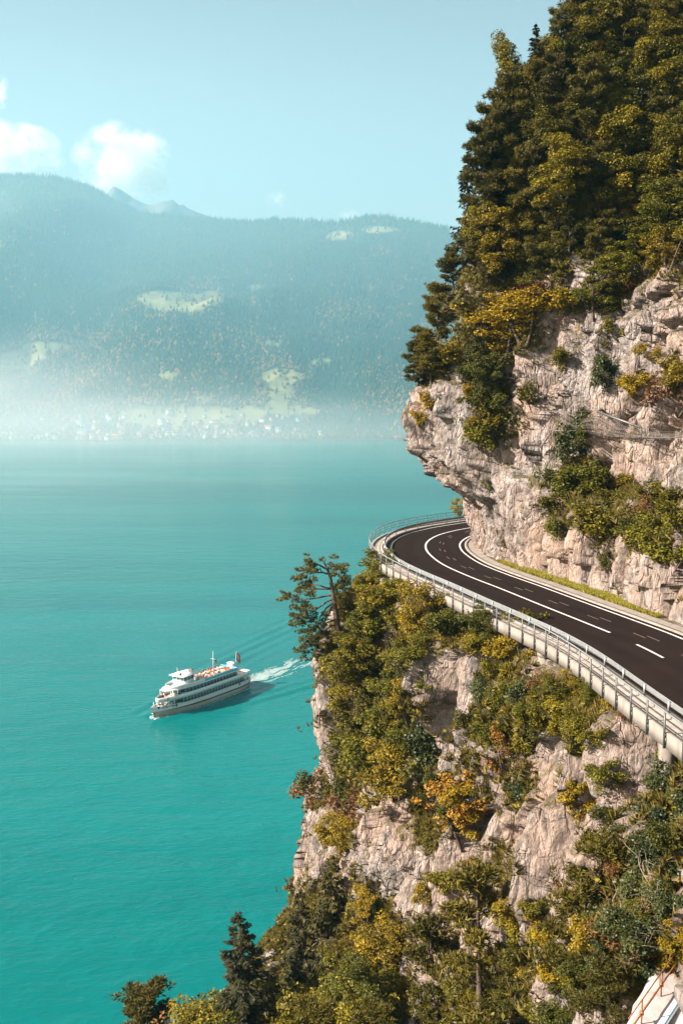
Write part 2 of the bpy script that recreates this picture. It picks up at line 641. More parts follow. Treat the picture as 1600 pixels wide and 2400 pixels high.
def island_mat(name, cols):
    m, nt, b = new_mat(name)
    g = nt.nodes.new('ShaderNodeNewGeometry')
    k = len(cols)
    nt.links.new(ramp(nt, g.outputs['Random Per Island'], [(i / (k - 1), cols[i]) for i in range(k)]), b.inputs['Base Color'])
    b.inputs['Roughness'].default_value = 0.9
    b.inputs['Specular IOR Level'].default_value = 0.1
    return m


M['far_conifer'] = island_mat('far_conifers', [(0.010, 0.020, 0.010), (0.025, 0.035, 0.014), (0.045, 0.055, 0.018)])
M['far_autumn'] = island_mat('far_autumn_trees', [(0.05, 0.055, 0.015), (0.14, 0.075, 0.025), (0.25, 0.10, 0.04), (0.18, 0.12, 0.04)])

# ------------------------------------------------------------------ haze and mist
def volume_mat(name, dens, col, aniso=0.2):
    m = bpy.data.materials.new(name)
    m.use_nodes = True
    nt = m.node_tree
    nt.nodes.clear()
    o = nt.nodes.new('ShaderNodeOutputMaterial')
    v = nt.nodes.new('ShaderNodeVolumePrincipled')
    v.inputs['Color'].default_value = (*col, 1)
    v.inputs['Density'].default_value = dens
    v.inputs['Anisotropy'].default_value = aniso
    nt.links.new(v.outputs[0], o.inputs['Volume'])
    return m


# ------------------------------------------------------------------ lake
def axis(lo, f0, f1, hi, fine, k):
    a = f0 - np.geomspace(1, f0 - lo + 1, k)[::-1] + 1
    c = f1 + np.geomspace(1, hi - f1 + 1, k) - 1
    return np.unique(np.concatenate([a, np.arange(f0, f1 + 1e-6, fine), c]))


BOW = on_z(363, 1681, 0.0)
STERN = on_z(572, 1604, 0.0)
HEAD = (BOW - STERN) / np.linalg.norm(BOW - STERN)
PORT = np.array([-HEAD[1], HEAD[0], 0])


def wake_height(x, y):
    q = np.stack([x - BOW[0], y - BOW[1]], -1)
    back = -(q @ HEAD[:2])
    side = q @ PORT[:2]
    h = np.zeros_like(x)
    for sgn in (1, -1):
        s = side * sgn
        arm = 4.0 + 0.30 * back                 # spreading arm of the bow wave
        e = s - arm
        env = np.exp(-(e / (5 + 0.05 * back.clip(0))) ** 2) * (back > -2) * np.exp(-(back / 150) ** 2)
        h += 0.34 * env * np.cos(e * 0.95 + 0.12 * back)
    st = back - 50
    env = np.exp(-(side / (5 + 0.12 * st.clip(0))) ** 2) * (st > 0) * np.exp(-(st / 120) ** 2)
    h += 0.22 * env * np.cos(st * 0.7)
    return h


def build_lake():
    xs = axis(-4800, -130, 60, 4800, 1.0, 26)
    ys = axis(-400, 250, 460, 3400, 1.0, 26)
    X, Y = np.meshgrid(xs, ys)
    Z = wake_height(X, Y) * ((X > -130) & (X < 60) & (Y > 250) & (Y < 460))
    nx, ny = len(xs), len(ys)
    idx = np.arange(nx * ny).reshape(ny, nx)
    q = np.stack([idx[:-1, :-1], idx[:-1, 1:], idx[1:, 1:], idx[1:, :-1]], -1).reshape(-1, 4)
    o = link('lake', make_mesh('lake', np.stack([X, Y, Z], -1), q, None, [M['water']], smooth=True))
    tag(o, 'turquoise lake with fine ripples', None, None, 'structure')


build_lake()

# ------------------------------------------------------------------ far shore and mountains
SKY = np.array([(-900, 600), (-400, 470), (-200, 430), (0, 410), (60, 411), (130, 415), (180, 428), (220, 440), (262, 466), (330, 500), (400, 505),
                (480, 512), (590, 520), (620, 514), (740, 517), (780, 522), (860, 507), (900, 507), (960, 517), (1050, 536), (1200, 560), (1500, 620), (2000, 700), (2600, 800)], float)
RIDGE_Y = 4000.0
_sk = np.array([at(a, b, RIDGE_Y) for a, b in SKY])


def hill_h(x, y):
    x = np.asarray(x, float)
    y = np.asarray(y, float)
    P = np.stack([x, y, np.zeros_like(x)], -1)
    ys = 2765 + 40 * vnoise(P / 500.0, 3)
    R = np.interp(x, _sk[:, 0], _sk[:, 2]) - 14
    s = (y - ys) / (RIDGE_Y - ys)
    sc = s.clip(0, 1)
    base = 2 + R * (0.10 * np.minimum(sc / 0.12, 1) * sc / 0.12 * (sc < 0.12) + (sc >= 0.12) * (0.10 + 0.90 * ((sc - 0.12) / 0.88).clip(0, 1) ** 0.88))
    w = np.clip(sc * 4, 0, 1) * np.clip((1 - sc) * 1.7, 0, 1)
    h = base + w * (115 * fbm(P / 520.0, 4, 21) + 26 * fbm(P / 130.0, 3, 33))
    ax = x + 1250 - 0.42 * (y - 2900)             # a spur that throws the left slope into shade
    h = h + w * 190 * np.exp(-((ax + 60) / np.where(ax + 60 > 0, 150, 480)) ** 2)
    h = np.where(s > 1, base - (y - RIDGE_Y) * 0.35, h)
    return np.where(s < 0, -4 + 6 * s.clip(-1, 0), h)


MEADOWS = [(400, 705, 78, 24), (455, 700, 60, 16), (400, 975, 130, 22), (465, 978, 50, 14), (795, 556, 34, 12), (890, 541, 42, 9), (110, 812, 60, 13), (40, 838, 60, 14), (20, 858, 60, 12),
           (655, 885, 48, 16), (650, 915, 34, 18), (660, 955, 40, 16), (580, 968, 32, 14), (640, 805, 26, 8), (395, 882, 22, 8), (465, 935, 24, 8), (755, 850, 24, 9), (700, 965, 40, 9), (600, 675, 22, 6)]


def in_meadow(P, grow=1.0):
    px, py = project(P)
    n = fbm(np.asarray(P) / np.array([90.0, 70, 70]), 4, 77) * 0.5
    r = np.zeros(px.shape, bool)
    for a, b, w, h in MEADOWS:
        r |= ((px - a) / (w * 1.1)) ** 2 + ((py - b) / (h * 1.25)) ** 2 + n < grow
    return r


def build_far_shore():
    xs = np.concatenate([np.arange(-4200, -1700, 60), np.arange(-1700, 700, 11), np.arange(700, 3600, 60)])
    ys = np.concatenate([np.arange(2660, 4020, 11), np.arange(4020, 4700, 50)])
    X, Y = np.meshgrid(xs, ys)
    Z = hill_h(X, Y)
    P = np.stack([X, Y, Z], -1)
    nx, ny = len(xs), len(ys)
    idx = np.arange(nx * ny).reshape(ny, nx)
    q = np.stack([idx[:-1, :-1], idx[:-1, 1:], idx[1:, 1:], idx[1:, :-1]], -1).reshape(-1, 4)
    md = in_meadow(P).astype(float) * (X < 300) * (X > -1500)
    o = link('mountain', make_mesh('mountain', P, q, None, [M['hill']], smooth=True, attrs={'meadow': md.ravel()}))
    tag(o, 'hazy wooded mountainside across the lake', None, None, 'structure')
    # bare summits behind the ridge
    pk = [(150, 520), (215, 490), (240, 470), (258, 448), (270, 442), (284, 444), (300, 456), (322, 470), (350, 481), (366, 479), (382, 471), (396, 471), (410, 473), (424, 484), (450, 492), (475, 502), (520, 516), (640, 540)]
    A = np.array([at(a, b, 4900) for a, b in pk])
    xs = np.linspace(A[0, 0], A[-1, 0], 90)
    tops = np.interp(xs, A[:, 0], A[:, 2])
    ts = np.linspace(-1, 1, 25)
    X = np.repeat(xs[None], 25, 0)
    Y = 4900 + ts[:, None] * 420 + 0 * X
    P = np.stack([X, Y, 0 * X], -1)
    Z = tops[None] - 300 * np.abs(ts)[:, None] ** 1.1 + 22 * fbm(P / 60.0, 4, 5) * (np.abs(ts)[:, None] > 0.02)
    idx = np.arange(Z.size).reshape(Z.shape)
    q = np.stack([idx[:-1, :-1], idx[:-1, 1:], idx[1:, 1:], idx[1:, :-1]], -1).reshape(-1, 4)
    o = link('mountain_peak', make_mesh('mountain_peak', np.stack([X, Y, Z], -1), q, None, [M['peak']]))
    tag(o, 'bare rocky summits behind the wooded ridge', None, None, 'structure')


build_far_shore()


def far_forest():
    n = 90000
    x = RNG.uniform(-1600, 420, n)
    y = RNG.uniform(2790, 4015, n)
    px, _ = project(np.stack([x, y, 300 + 0 * x], -1))
    ok = (px > -60) & (px < 1150)
    ridge = RNG.uniform(-1600, 420, 520)
    x = np.concatenate([x[ok], ridge])
    y = np.concatenate([y[ok], RIDGE_Y + RNG.uniform(-16, 4, 520)])
    z = hill_h(x, y)
    P = np.stack([x, y, z], -1)
    keep = (~in_meadow(P) | (RNG.random(len(x)) < 0.05)) & (z > 2.5)
    vill = (z < 75) & (y < 3000)
    keep &= ~vill | (RNG.random(len(x)) < 0.35)
    P = P[keep]
    x, y, z = P.T
    aut = 0.5 * fbm(P / 160.0, 3, 91) + 0.55 - z / 900.0
    near_m = in_meadow(P, 2.2)
    a_mask = RNG.random(len(x)) < np.clip(aut * 0.75 + near_m * 0.25, 0.03, 0.8)
    V, T, TM = [], [], []
    base = 0
    for aut_flag in (False, True):
        Q = P[a_mask == aut_flag]
        n = len(Q)
        if aut_flag:
            r = RNG.uniform(4.0, 7.0, n)
            h = RNG.uniform(9, 15, n)
            prof = [(0.35, 0.15), (1.0, 0.5), (0.62, 0.85)]
        else:
            r = RNG.uniform(2.6, 4.4, n)
            h = RNG.uniform(13, 24, n) * np.where(Q[:, 1] > RIDGE_Y - 20, RNG.uniform(0.9, 1.7, n), 1.0)
            prof = [(1.0, 0.08), (0.55, 0.5)]
        k = 5
        rings = []
        ph = RNG.uniform(0, 6.28, n)
        for rr, hh in prof:
            for j in range(k):
                a = ph + j * 2 * math.pi / k
                jit = RNG.uniform(0.75, 1.2, n)
                rings.append(np.stack([Q[:, 0] + r * rr * jit * np.cos(a), Q[:, 1] + r * rr * jit * np.sin(a), Q[:, 2] - 2 + h * hh], -1))
        rings.append(np.stack([Q[:, 0], Q[:, 1], Q[:, 2] - 2 + h], -1))
        v = np.stack(rings, 1)
        m = v.shape[1]
        f = []
        for i in range(len(prof) - 1):
            for j in range(k):
                a, b = i * k + j, i * k + (j + 1) % k
                f += [[a, b, b + k], [a, b + k, a + k]]
        i = len(prof) - 1
        f += [[i * k + j, i * k + (j + 1) % k, m - 1] for j in range(k)]
        f = np.array(f)
        off = base + np.arange(n)[:, None, None] * m
        T.append((f[None] + off).reshape(-1, 3))
        TM.append(np.full(n * len(f), int(aut_flag)))
        V.append(v.reshape(-1, 3))
        base += n * m
    o = link('far_forest', make_mesh('far_forest', np.concatenate(V), None, np.concatenate(T), [M['far_conifer'], M['far_autumn']], tm=np.concatenate(TM)))
    tag(o, 'hazy blue-green autumn forest covering the mountainside across the lake', 'forest', None, 'stuff')


far_forest()

HOUSE_WALL = [plain('house_wall_' + n, c, 0.8, 0.05, 0.2) for n, c in (('white', (0.55, 0.52, 0.49)), ('cream', (0.45, 0.38, 0.28)), ('brown', (0.26, 0.17, 0.11)))]
HOUSE_ROOF = [plain('house_roof_' + n, c, 0.8, 0.1, 0.3) for n, c in (('red', (0.42, 0.14, 0.09)), ('grey', (0.22, 0.20, 0.20)), ('brown', (0.24, 0.13, 0.09)))]


def village():
    protos = {}
    for wi, wn_ in enumerate(('white', 'cream', 'brown')):
        for ri, rn in enumerate(('red', 'grey', 'brown')):
            mb = MB()
            mb.box((0, 0, 3), (9, 11, 8), 0)
            v = [[-5.2, -6.2, 6.6], [5.2, -6.2, 6.6], [5.2, 6.2, 6.6], [-5.2, 6.2, 6.6], [0, -6.2, 10.4], [0, 6.2, 10.4]]
            mb.add(v, [[0, 4, 5, 3], [1, 2, 5, 4], [0, 3, 2, 1]], [[0, 1, 4], [2, 3, 5]], 1)
            protos[(wi, ri)] = (mb.mesh('village_house', [HOUSE_WALL[wi], HOUSE_ROOF[ri]]), wn_, rn)
    keys = list(protos)
    done = 0
    tries = 0
    while done < 170 and tries < 4000:
        tries += 1
        px = random.choice([random.uniform(-10, 300), random.uniform(200, 560), random.uniform(380, 760), random.uniform(380, 640)])
        y = 2795 + abs(random.gauss(0, 75))
        x = (px - 800) / F * y * 1.005
        z = float(hill_h(x, y))
        if z < 2.2 or z > 75:
            continue
        k = random.choice(keys[:6] + keys[:3] + keys)
        me, wn_, rn = protos[k]
        o = link('village_house', me, None, (x, y, z - 0.3))
        s = random.choice([0.8, 1, 1, 1.2, 1.5])
        o.scale = (s, s * random.choice([1, 1, 1.6]), s * random.uniform(0.9, 1.1))
        o.rotation_euler = (0, 0, random.uniform(0, 3.14))
        tag(o, f'{wn_} house with {rn} gable roof in the hazy village on the far shore', 'house', 'houses of the village on the far shore')
        done += 1


village()


def pylon():
    p = at(84, 752, 3250)
    p[2] = float(hill_h(p[0], p[1]))
    t = thing('power_pylon', 'pale lattice power pylon on the hazy slope at the left', 'pylon', tuple(p))
    h = 42
    mb = MB()
    for sx in (-1, 1):
        for sy in (-1, 1):
            mb.tube([[sx * 3.2, sy * 3.2, -2], [sx * 1.0, sy * 1.0, h * 0.6], [sx * 0.35, sy * 0.35, h]], [0.3, 0.25, 0.2], 4)
    for k in range(8):
        z0, z1 = k * h / 9, (k + 1) * h / 9
        w0, w1 = 3.2 - 2.9 * z0 / h, 3.2 - 2.9 * z1 / h
        mb.tube([[-w0, -w0, z0], [w1, -w1, z1]], 0.16, 4)
        mb.tube([[w0, w0, z0], [-w1, w1, z1]], 0.16, 4)
    mb.build('lattice_mast', M['galv'], t)
    for z in (h * 0.72, h * 0.84, h * 0.95):
        MB().tube([[-6, 0, z], [0, 0, z + 0.8], [6, 0, z]], 0.28, 4).build('cross_arm', M['galv'], t)


pylon()

# ------------------------------------------------------------------ road
ZR = 84.5
CEN = np.array([(62, 172), (50, 163), (40, 153), (33, 145), (27, 137.5), (21.5, 131.5), (16.6, 126.1), (13.8, 122.5), (11.5, 118.3), (9.95, 113.4), (9.25, 108.6), (9.2, 103.3), (9.9, 96.6), (11.5, 90.0),
                (13.6, 83.2), (15.7, 76), (17.5, 70), (18.9, 65), (20.0, 59), (20.9, 50), (22.2, 38), (23.8, 24), (25.5, 8), (28, -12), (32, -32)], float)


def catmull(pts, n):
    pts = np.asarray(pts, float)
    k = len(pts)
    t = np.linspace(0, k - 1, n)
    i = np.minimum(t.astype(int), k - 2)
    f = (t - i)[:, None]
    p = np.concatenate([2 * pts[:1] - pts[1:2], pts, 2 * pts[-1:] - pts[-2:-1]])
    a, b, c, d = p[i], p[i + 1], p[i + 2], p[i + 3]
    return 0.5 * (2 * b + (c - a) * f + (2 * a - 5 * b + 4 * c - d) * f ** 2 + (3 * b - a - 3 * c + d) * f ** 3)


def resample(pts, step):
    d = np.concatenate([[0], np.cumsum(np.linalg.norm(np.diff(pts, axis=0), axis=1))])
    n = max(2, int(d[-1] / step))
    s = np.linspace(0, d[-1], n + 1)
    return np.stack([np.interp(s, d, pts[:, k]) for k in range(pts.shape[1])], -1), s


cen, cs_ = resample(catmull(CEN, 900), 0.5)
_t = np.gradient(cen, axis=0)
for _ in range(4):
    _t[1:-1] = (_t[:-2] + 2 * _t[1:-1] + _t[2:]) / 4
_t /= np.linalg.norm(_t, axis=1)[:, None]
INN = np.stack([-_t[:, 1], _t[:, 0]], -1)          # travelling towards the camera, the hill is on the left hand
if INN[len(INN) // 2][0] < 0:
    INN = -INN


def off(o, sel=slice(None)):
    return (cen + INN * np.asarray(o)[..., None] if np.ndim(o) else cen + INN * o)[sel]


def strip(name, o0, o1, z, mat, parent=None, i0=0, i1=None, z1=None):
    a, b = off(o0)[i0:i1], off(o1)[i0:i1]
    n = len(a)
    v = np.concatenate([np.c_[a, np.full(n, z)], np.c_[b, np.full(n, z if z1 is None else z1)]])
    i = np.arange(n - 1)
    q = np.stack([i, i + 1, n + i + 1, n + i], -1)
    if (b - a)[0] @ INN[0] > 0:
        q = q[:, ::-1]
    return link(name, make_mesh(name, v, q, None, [mat]), parent)


def sweep(mb, section, i0=0, i1=None, m=0, step=1):
    """closed cross-section [(offset, z)] swept along the road"""
    sec = np.array(section, float)
    k = len(sec)
    c = cen[i0:i1:step]
    nn = INN[i0:i1:step]
    n = len(c)
    v = np.concatenate([np.c_[c + nn * o, np.full(n, z)] for o, z in sec])
    q = [np.stack([j * n + np.arange(n - 1), j * n + np.arange(1, n), ((j + 1) % k) * n + np.arange(1, n), ((j + 1) % k) * n + np.arange(n - 1)], -1) for j in range(k)]
    return mb.add(v, np.concatenate(q), None, m)


def ci(y, lo=0):
    """index of the road station at depth y on the near side of the bend"""
    return int(np.argmin(np.abs(cen[:, 1] - y) + 1e-6 * np.abs(np.arange(len(cen)))))


def road_sheet():
    os_ = np.linspace(-4.3, 4.5, 23)
    n = len(cen)
    v = np.concatenate([np.c_[off(o), np.full(n, ZR)] for o in os_])
    q = np.concatenate([np.stack([j * n + np.arange(n - 1), (j + 1) * n + np.arange(n - 1), (j + 1) * n + np.arange(1, n), j * n + np.arange(1, n)], -1) for j in range(22)])
    return link('road', make_mesh('road', v, q, None, [M['asphalt']], attrs={'across': np.repeat(os_, n)}))


road = road_sheet()
tag(road, 'dark asphalt road curving round the cliff', None, None, 'structure')
strip('edge_line', -3.86, -3.68, ZR + 0.006, M['road_paint'], road)
strip('edge_line', 3.68, 3.86, ZR + 0.006, M['road_paint'], road)
i_dash = ci(66.6)
strip('centre_line', -0.10, 0.10, ZR + 0.006, M['road_paint'], road, 0, i_dash)
_i = i_dash + 6
while _i < len(cen) - 10:
    strip('centre_dash', -0.09, 0.09, ZR + 0.006, M['road_paint'], road, _i, _i + 8)
    _i += 16
# worn twin dashes in the inner lane
_i = ci(124)
while _i < ci(60):
    strip('worn_dash', 1.42, 1.54, ZR + 0.005, M['road_paint_worn'], road, _i, _i + 4)
    strip('worn_dash', 1.86, 1.98, ZR + 0.005, M['road_paint_worn'], road, _i + 2, _i + 6)
    _i += 12
# repaired strips in the asphalt
kerb = MB()
sweep(kerb, [(4.3, ZR - 0.2), (4.3, ZR + 0.10), (4.62, ZR + 0.12), (4.62, ZR - 0.2)])
gut = kerb.build('kerb', M['concrete'], road)
strip('gutter', 4.62, 5.5, ZR + 0.05, M['concrete'], road, z1=ZR + 0.11)

# ---- viaduct
viaduct = thing('road_viaduct', 'concrete cantilevered road deck with pale edge beam above the lower cliff', 'viaduct', (*cen[ci(100)], ZR))
VL = np.array(viaduct.location)


def sub(mb, name, mat, par, smooth=False):
    """build world-space geometry as a child of a thing that sits elsewhere"""
    o = mb.build(name, mat, None, smooth)
    o.parent = par
    loc = np.array(par.location)
    o.location = tuple(-loc)
    return o


deck = MB()
sweep(deck, [(-4.3, ZR - 0.9), (-4.3, ZR + 0.13), (-4.75, ZR + 0.13), (-4.76, ZR + 0.02), (-5.72, ZR + 0.02), (-5.72, ZR - 0.60)])
sub(deck, 'walkway_slab', M['concrete'], viaduct)
beam = MB()
sweep(beam, [(-5.72, ZR - 0.62), (-5.72, ZR + 0.14), (-6.04, ZR + 0.14), (-6.04, ZR - 0.62)])
sub(beam, 'edge_beam', M['concrete'], viaduct)
slab = MB()
sweep(slab, [(-5.6, ZR - 0.9), (-5.6, ZR - 0.755), (4.3, ZR - 0.21), (4.3, ZR - 0.9)])
sub(slab, 'deck_underside', M['concrete'], viaduct)


def frame2(i):
    t = _t[i]
    n = INN[i]
    return np.array([[n[0], t[0], 0], [n[1], t[1], 0], [0, 0, 1]])


_k = ci(124)
_j = 0
while _k < ci(46):
    big = 44 < cen[_k][1] < 60 and _j % 3 == 0
    hgt, wid = (5.0, 1.5) if cen[_k][1] > 60 else (6.0, 1.0)
    mb = MB()
    R = frame2(_k)
    c = cen[_k] + INN[_k] * (-5.1 if cen[_k][1] > 60 else -3.4)
    mb.box((c[0], c[1], ZR - 0.905 - hgt / 2), (0.8, 0.5, hgt), 0, R)
    c2 = cen[_k] + INN[_k] * (-4.75 if cen[_k][1] > 60 else -3.6)
    mb.box((c2[0], c2[1], ZR - 1.06), (1.6, 0.6, 0.30), 0, R)
    sub(mb, 'pier', M['concrete'], viaduct)
    _k += 10
    _j += 1

# ---- railings
rail = thing('bridge_railing', 'grey steel pedestrian railing along the outer edge of the bridge deck', 'railing', (*cen[ci(100)], ZR))
i_r0, i_r1 = ci(150), ci(18)


def along(o, z, i0, i1, step=1):
    p = off(o)[i0:i1:step]
    return np.c_[p, np.full(len(p), z)]


for z, r in ((ZR + 1.18, 0.045), (ZR + 0.82, 0.022), (ZR + 0.52, 0.022)):
    sub(MB().tube(along(-6.13, z, 0, i_r1 + 40, 2), r, 6), 'top_rail' if r > 0.03 else 'middle_rail', M['galv'] if r > 0.03 else M['rail_dark'], rail)
post_mesh = MB().box((0, 0, 0.28), (0.07, 0.10, 1.78), 0).box((0.06, 0, -0.25), (0.06, 0.16, 0.30), 0).box((0.06, 0, 0.05), (0.10, 0.12, 0.08), 0).mesh('railing_post', [M['rail_dark']])
for i in range(4, i_r1 + 40, 4):
    o = link('railing_post', post_mesh, rail)
    p = cen[i] + INN[i] * (-6.13)
    o.location = (p[0] - rail.location[0], p[1] - rail.location[1], 0)
    o.rotation_euler = (0, 0, math.atan2(INN[i][1], INN[i][0]))

guard = thing('crash_barrier', 'low galvanised crash barrier between the walkway and the traffic lane', 'barrier', (*cen[ci(100)], ZR))
wb = MB()
sweep(wb, [(-4.50, ZR + 0.46), (-4.43, ZR + 0.52), (-4.50, ZR + 0.60), (-4.43, ZR + 0.68), (-4.50, ZR + 0.76), (-4.53, ZR + 0.76), (-4.47, ZR + 0.68), (-4.53, ZR + 0.60), (-4.47, ZR + 0.52), (-4.53, ZR + 0.46)])
sub(wb, 'barrier_beam', M['galv'], guard)
gpost = MB().box((0, 0, 0.42), (0.08, 0.12, 0.60), 0).mesh('barrier_post', [M['galv']])
for i in range(2, i_r1 + 40, 6):
    o = link('barrier_post', gpost, guard)
    p = cen[i] + INN[i] * (-4.58)
    o.location = (p[0] - guard.location[0], p[1] - guard.location[1], 0)
    o.rotation_euler = (0, 0, math.atan2(INN[i][1], INN[i][0]))

# ------------------------------------------------------------------ cliffs
DIR = np.array([0.93, 0.37, 0.0])
DIR /= np.linalg.norm(DIR)


def herm(ctrl, t):
    c = np.asarray(ctrl, float)
    k = len(c)
    i = np.minimum(t.astype(int), k - 2)
    f = (t - i)[:, None]
    m = np.zeros_like(c)
    m[1:-1] = (c[2:] - c[:-2]) / 2
    m[0], m[-1] = c[1] - c[0], c[-1] - c[-2]
    return (2 * f ** 3 - 3 * f ** 2 + 1) * c[i] + (f ** 3 - 2 * f ** 2 + f) * m[i] + (-2 * f ** 3 + 3 * f ** 2) * c[i + 1] + (f ** 3 - f ** 2) * m[i + 1]


def smooth01(x):
    x = np.clip(x, 0, 1)
    return x * x * (3 - 2 * x)


NOSE = [(-0.3, 0), (5.4, -1.6), (7.8, -4.4), (10.7, -7.0), (13, -7.6), (17, -6.9), (20, -4.6), (27.8, -1.4), (35, 0.6), (44.7, 5), (53.5, 12), (65, 25), (80, 42), (105, 62)]
MID = [(-0.3, 0), (3, 0.3), (5.5, 0.8), (7, 1.8), (9, 3.6), (12, 4.6), (18, 6), (23, 8.5), (28, 12), (38, 19), (52, 29), (62, 37), (75, 48), (105, 76)]
BEND = [(-0.95, -1.4), (-2.9, 0.4), (-5.4, 2.0), (-9.4, 4.4), (-13, 6.0), (-19, 6.5), (-23.5, 6.2), (-27, 7.6), (-33, 8.3), (-42, 11), (-54, 19), (-66, 30), (-78, 41), (-92, 54)]
NEAR = [(-0.95, -1.2), (-1.7, 0.9), (-3.4, 2.2), (-9, 3.2), (-13, 3.7), (-18, 4.2), (-22, 5.3), (-26, 6.6), (-32, 9), (-42, 13.5), (-54, 20), (-66, 30), (-78, 41), (-92, 54)]

DENTS_UP = []    # (world centre, radius xyz scale, depth along DIR): filled from the probe of the smooth surface
DENTS_LO = []


def grid_surface(base2, w, profA, profB, nt_, depth_pow=1.0):
    """base2: plan points (ns, 2); w: weight of profile A per station"""
    t = np.linspace(0, len(profA) - 1, nt_ * 6)
    A, B = herm(profA, t), herm(profB, t)
    L = np.concatenate([[0], np.cumsum(np.linalg.norm(np.diff(A * 0.5 + B * 0.5, axis=0), axis=1))])
    tt = np.interp(np.linspace(0, L[-1], nt_), L, t)
    A, B = herm(profA, tt), herm(profB, tt)
    C = w[:, None, None] * A[None] + (1 - w)[:, None, None] * B[None]          # (ns, nt, 2) = (height, offset)
    P = np.zeros((len(base2), nt_, 3))
    P[..., 0] = base2[:, None, 0] + DIR[0] * C[..., 1]
    P[..., 1] = base2[:, None, 1] + DIR[1] * C[..., 1]
    P[..., 2] = ZR + C[..., 0]
    return P


def rock_relief(P, amp, seed):
    Pv = P * np.array([1, 1, 0.38])
    warp = np.stack([fbm(Pv / 3.0, 3, seed + 40), fbm(Pv / 3.0, 3, seed + 50), fbm(Pv / 3.0, 3, seed + 60)], -1)
    Q = P + warp * 0.9
    f1, e1 = facets(Q * np.array([1, 1, 0.18]) / 5.5, seed, 0.8)
    f2, e2 = facets(Q * np.array([1, 1, 0.17]) / 2.1 + 9.1, seed + 20, 0.9)
    f3, e3 = facets(Q * np.array([1, 1, 0.20]) / 0.85 + 4.2, seed + 30, 1.0)
    r = 2.1 * f1 + 1.35 * f2 + 0.62 * f3
    r = r + 0.9 * np.exp(-e1 / 0.05) + 0.55 * np.exp(-e2 / 0.07) + 0.22 * np.exp(-e3 / 0.10)
    r = r + 0.9 * fbm(P / 9.0, 3, seed + 70) + 0.22 * fbm(P * np.array([1, 1, 0.3]) / 0.5, 3, seed + 80)
    return r * amp


def apply_dents(P, dents):
    for c, rad, dep in dents:
        q = (P - np.asarray(c)) / np.asarray(rad)
        P = P + DIR * (dep * np.exp(-(q * q).sum(-1) ** 1.5))[..., None]
    return P


def station_curve(offset_fn, i0, i1, step):
    b = cen + INN * offset_fn[:, None]
    b, s = resample(b[i0:i1], step)
    return b


ycen = cen[:, 1]
idx_all = np.arange(len(cen))
bulge = np.exp(-((idx_all - ci(82)) / 26.0) ** 2)


def to_mesh(name, P, mat, attrs=None, flip=False):
    ns, nt_ = P.shape[:2]
    idx = np.arange(ns * nt_).reshape(ns, nt_)
    q = np.stack([idx[:-1, :-1], idx[1:, :-1], idx[1:, 1:], idx[:-1, 1:]], -1).reshape(-1, 4)
    if flip:
        q = q[:, ::-1]
    return make_mesh(name, P, q, None, [mat], attrs=attrs), q


def probe(P):
    ns, nt_ = P.shape[:2]
    idx = np.arange(ns * nt_).reshape(ns, nt_)
    q = np.stack([idx[:-1, :-1], idx[1:, :-1], idx[1:, 1:], idx[:-1, 1:]], -1).reshape(-1, 4)
    return BVHTree.FromPolygons(P.reshape(-1, 3).tolist(), q.tolist())


def hit(bvh, px, py):
    d = Vector(ray(px, py)).normalized()
    loc, nor, _, dist = bvh.ray_cast(Vector((0, 0, CAMZ)), d)
    return (np.array(loc), np.array(nor)) if loc is not None else (None, None)


# hollows (+) and knobs (-) seen in the rock: photo place, radius across / up (m), depth (m)
CAVES_UP = [(1280, 870, 1.6, 2.6, 3.0), (1160, 900, 2.2, 8, 2.6), (1130, 1060, 1.3, 3.0, 1.8), (1350, 1010, 1.2, 3.5, 1.8), (1370, 740, 1.2, 3.2, 1.8), (1420, 830, 1.0, 3, 1.6),
            (1110, 690, 2.0, 2.5, -1.5), (1560, 760, 3.5, 4.5, -1.2), (1250, 950, 3.0, 5, -1.0), (1480, 1060, 3.5, 2.2, -0.6)]
CAVES_LO = [(1495, 1735, 2.6, 6.5, 8.5), (1530, 1860, 2.0, 5.0, 6.0), (1115, 1610, 1.3, 3.2, 2.2), (1050, 1565, 2.6, 3.2, -2.4), (985, 1790, 1.8, 5.0, 2.4), (900, 2010, 3.0, 5.0, -1.6), (1440, 1960, 1.2, 4, 2.0),
            (1220, 1800, 2.5, 4.5, -1.0), (1010, 1850, 1.6, 5.0, 2.2), (1330, 2030, 1.4, 5.0, 1.8), (1180, 1900, 0.9, 4.0, 1.4), (1380, 2200, 2.0, 4, 2.0), (1280, 1990, 2.6, 4.0, -1.0), (795, 1520, 1.8, 2.4, -1.2)]


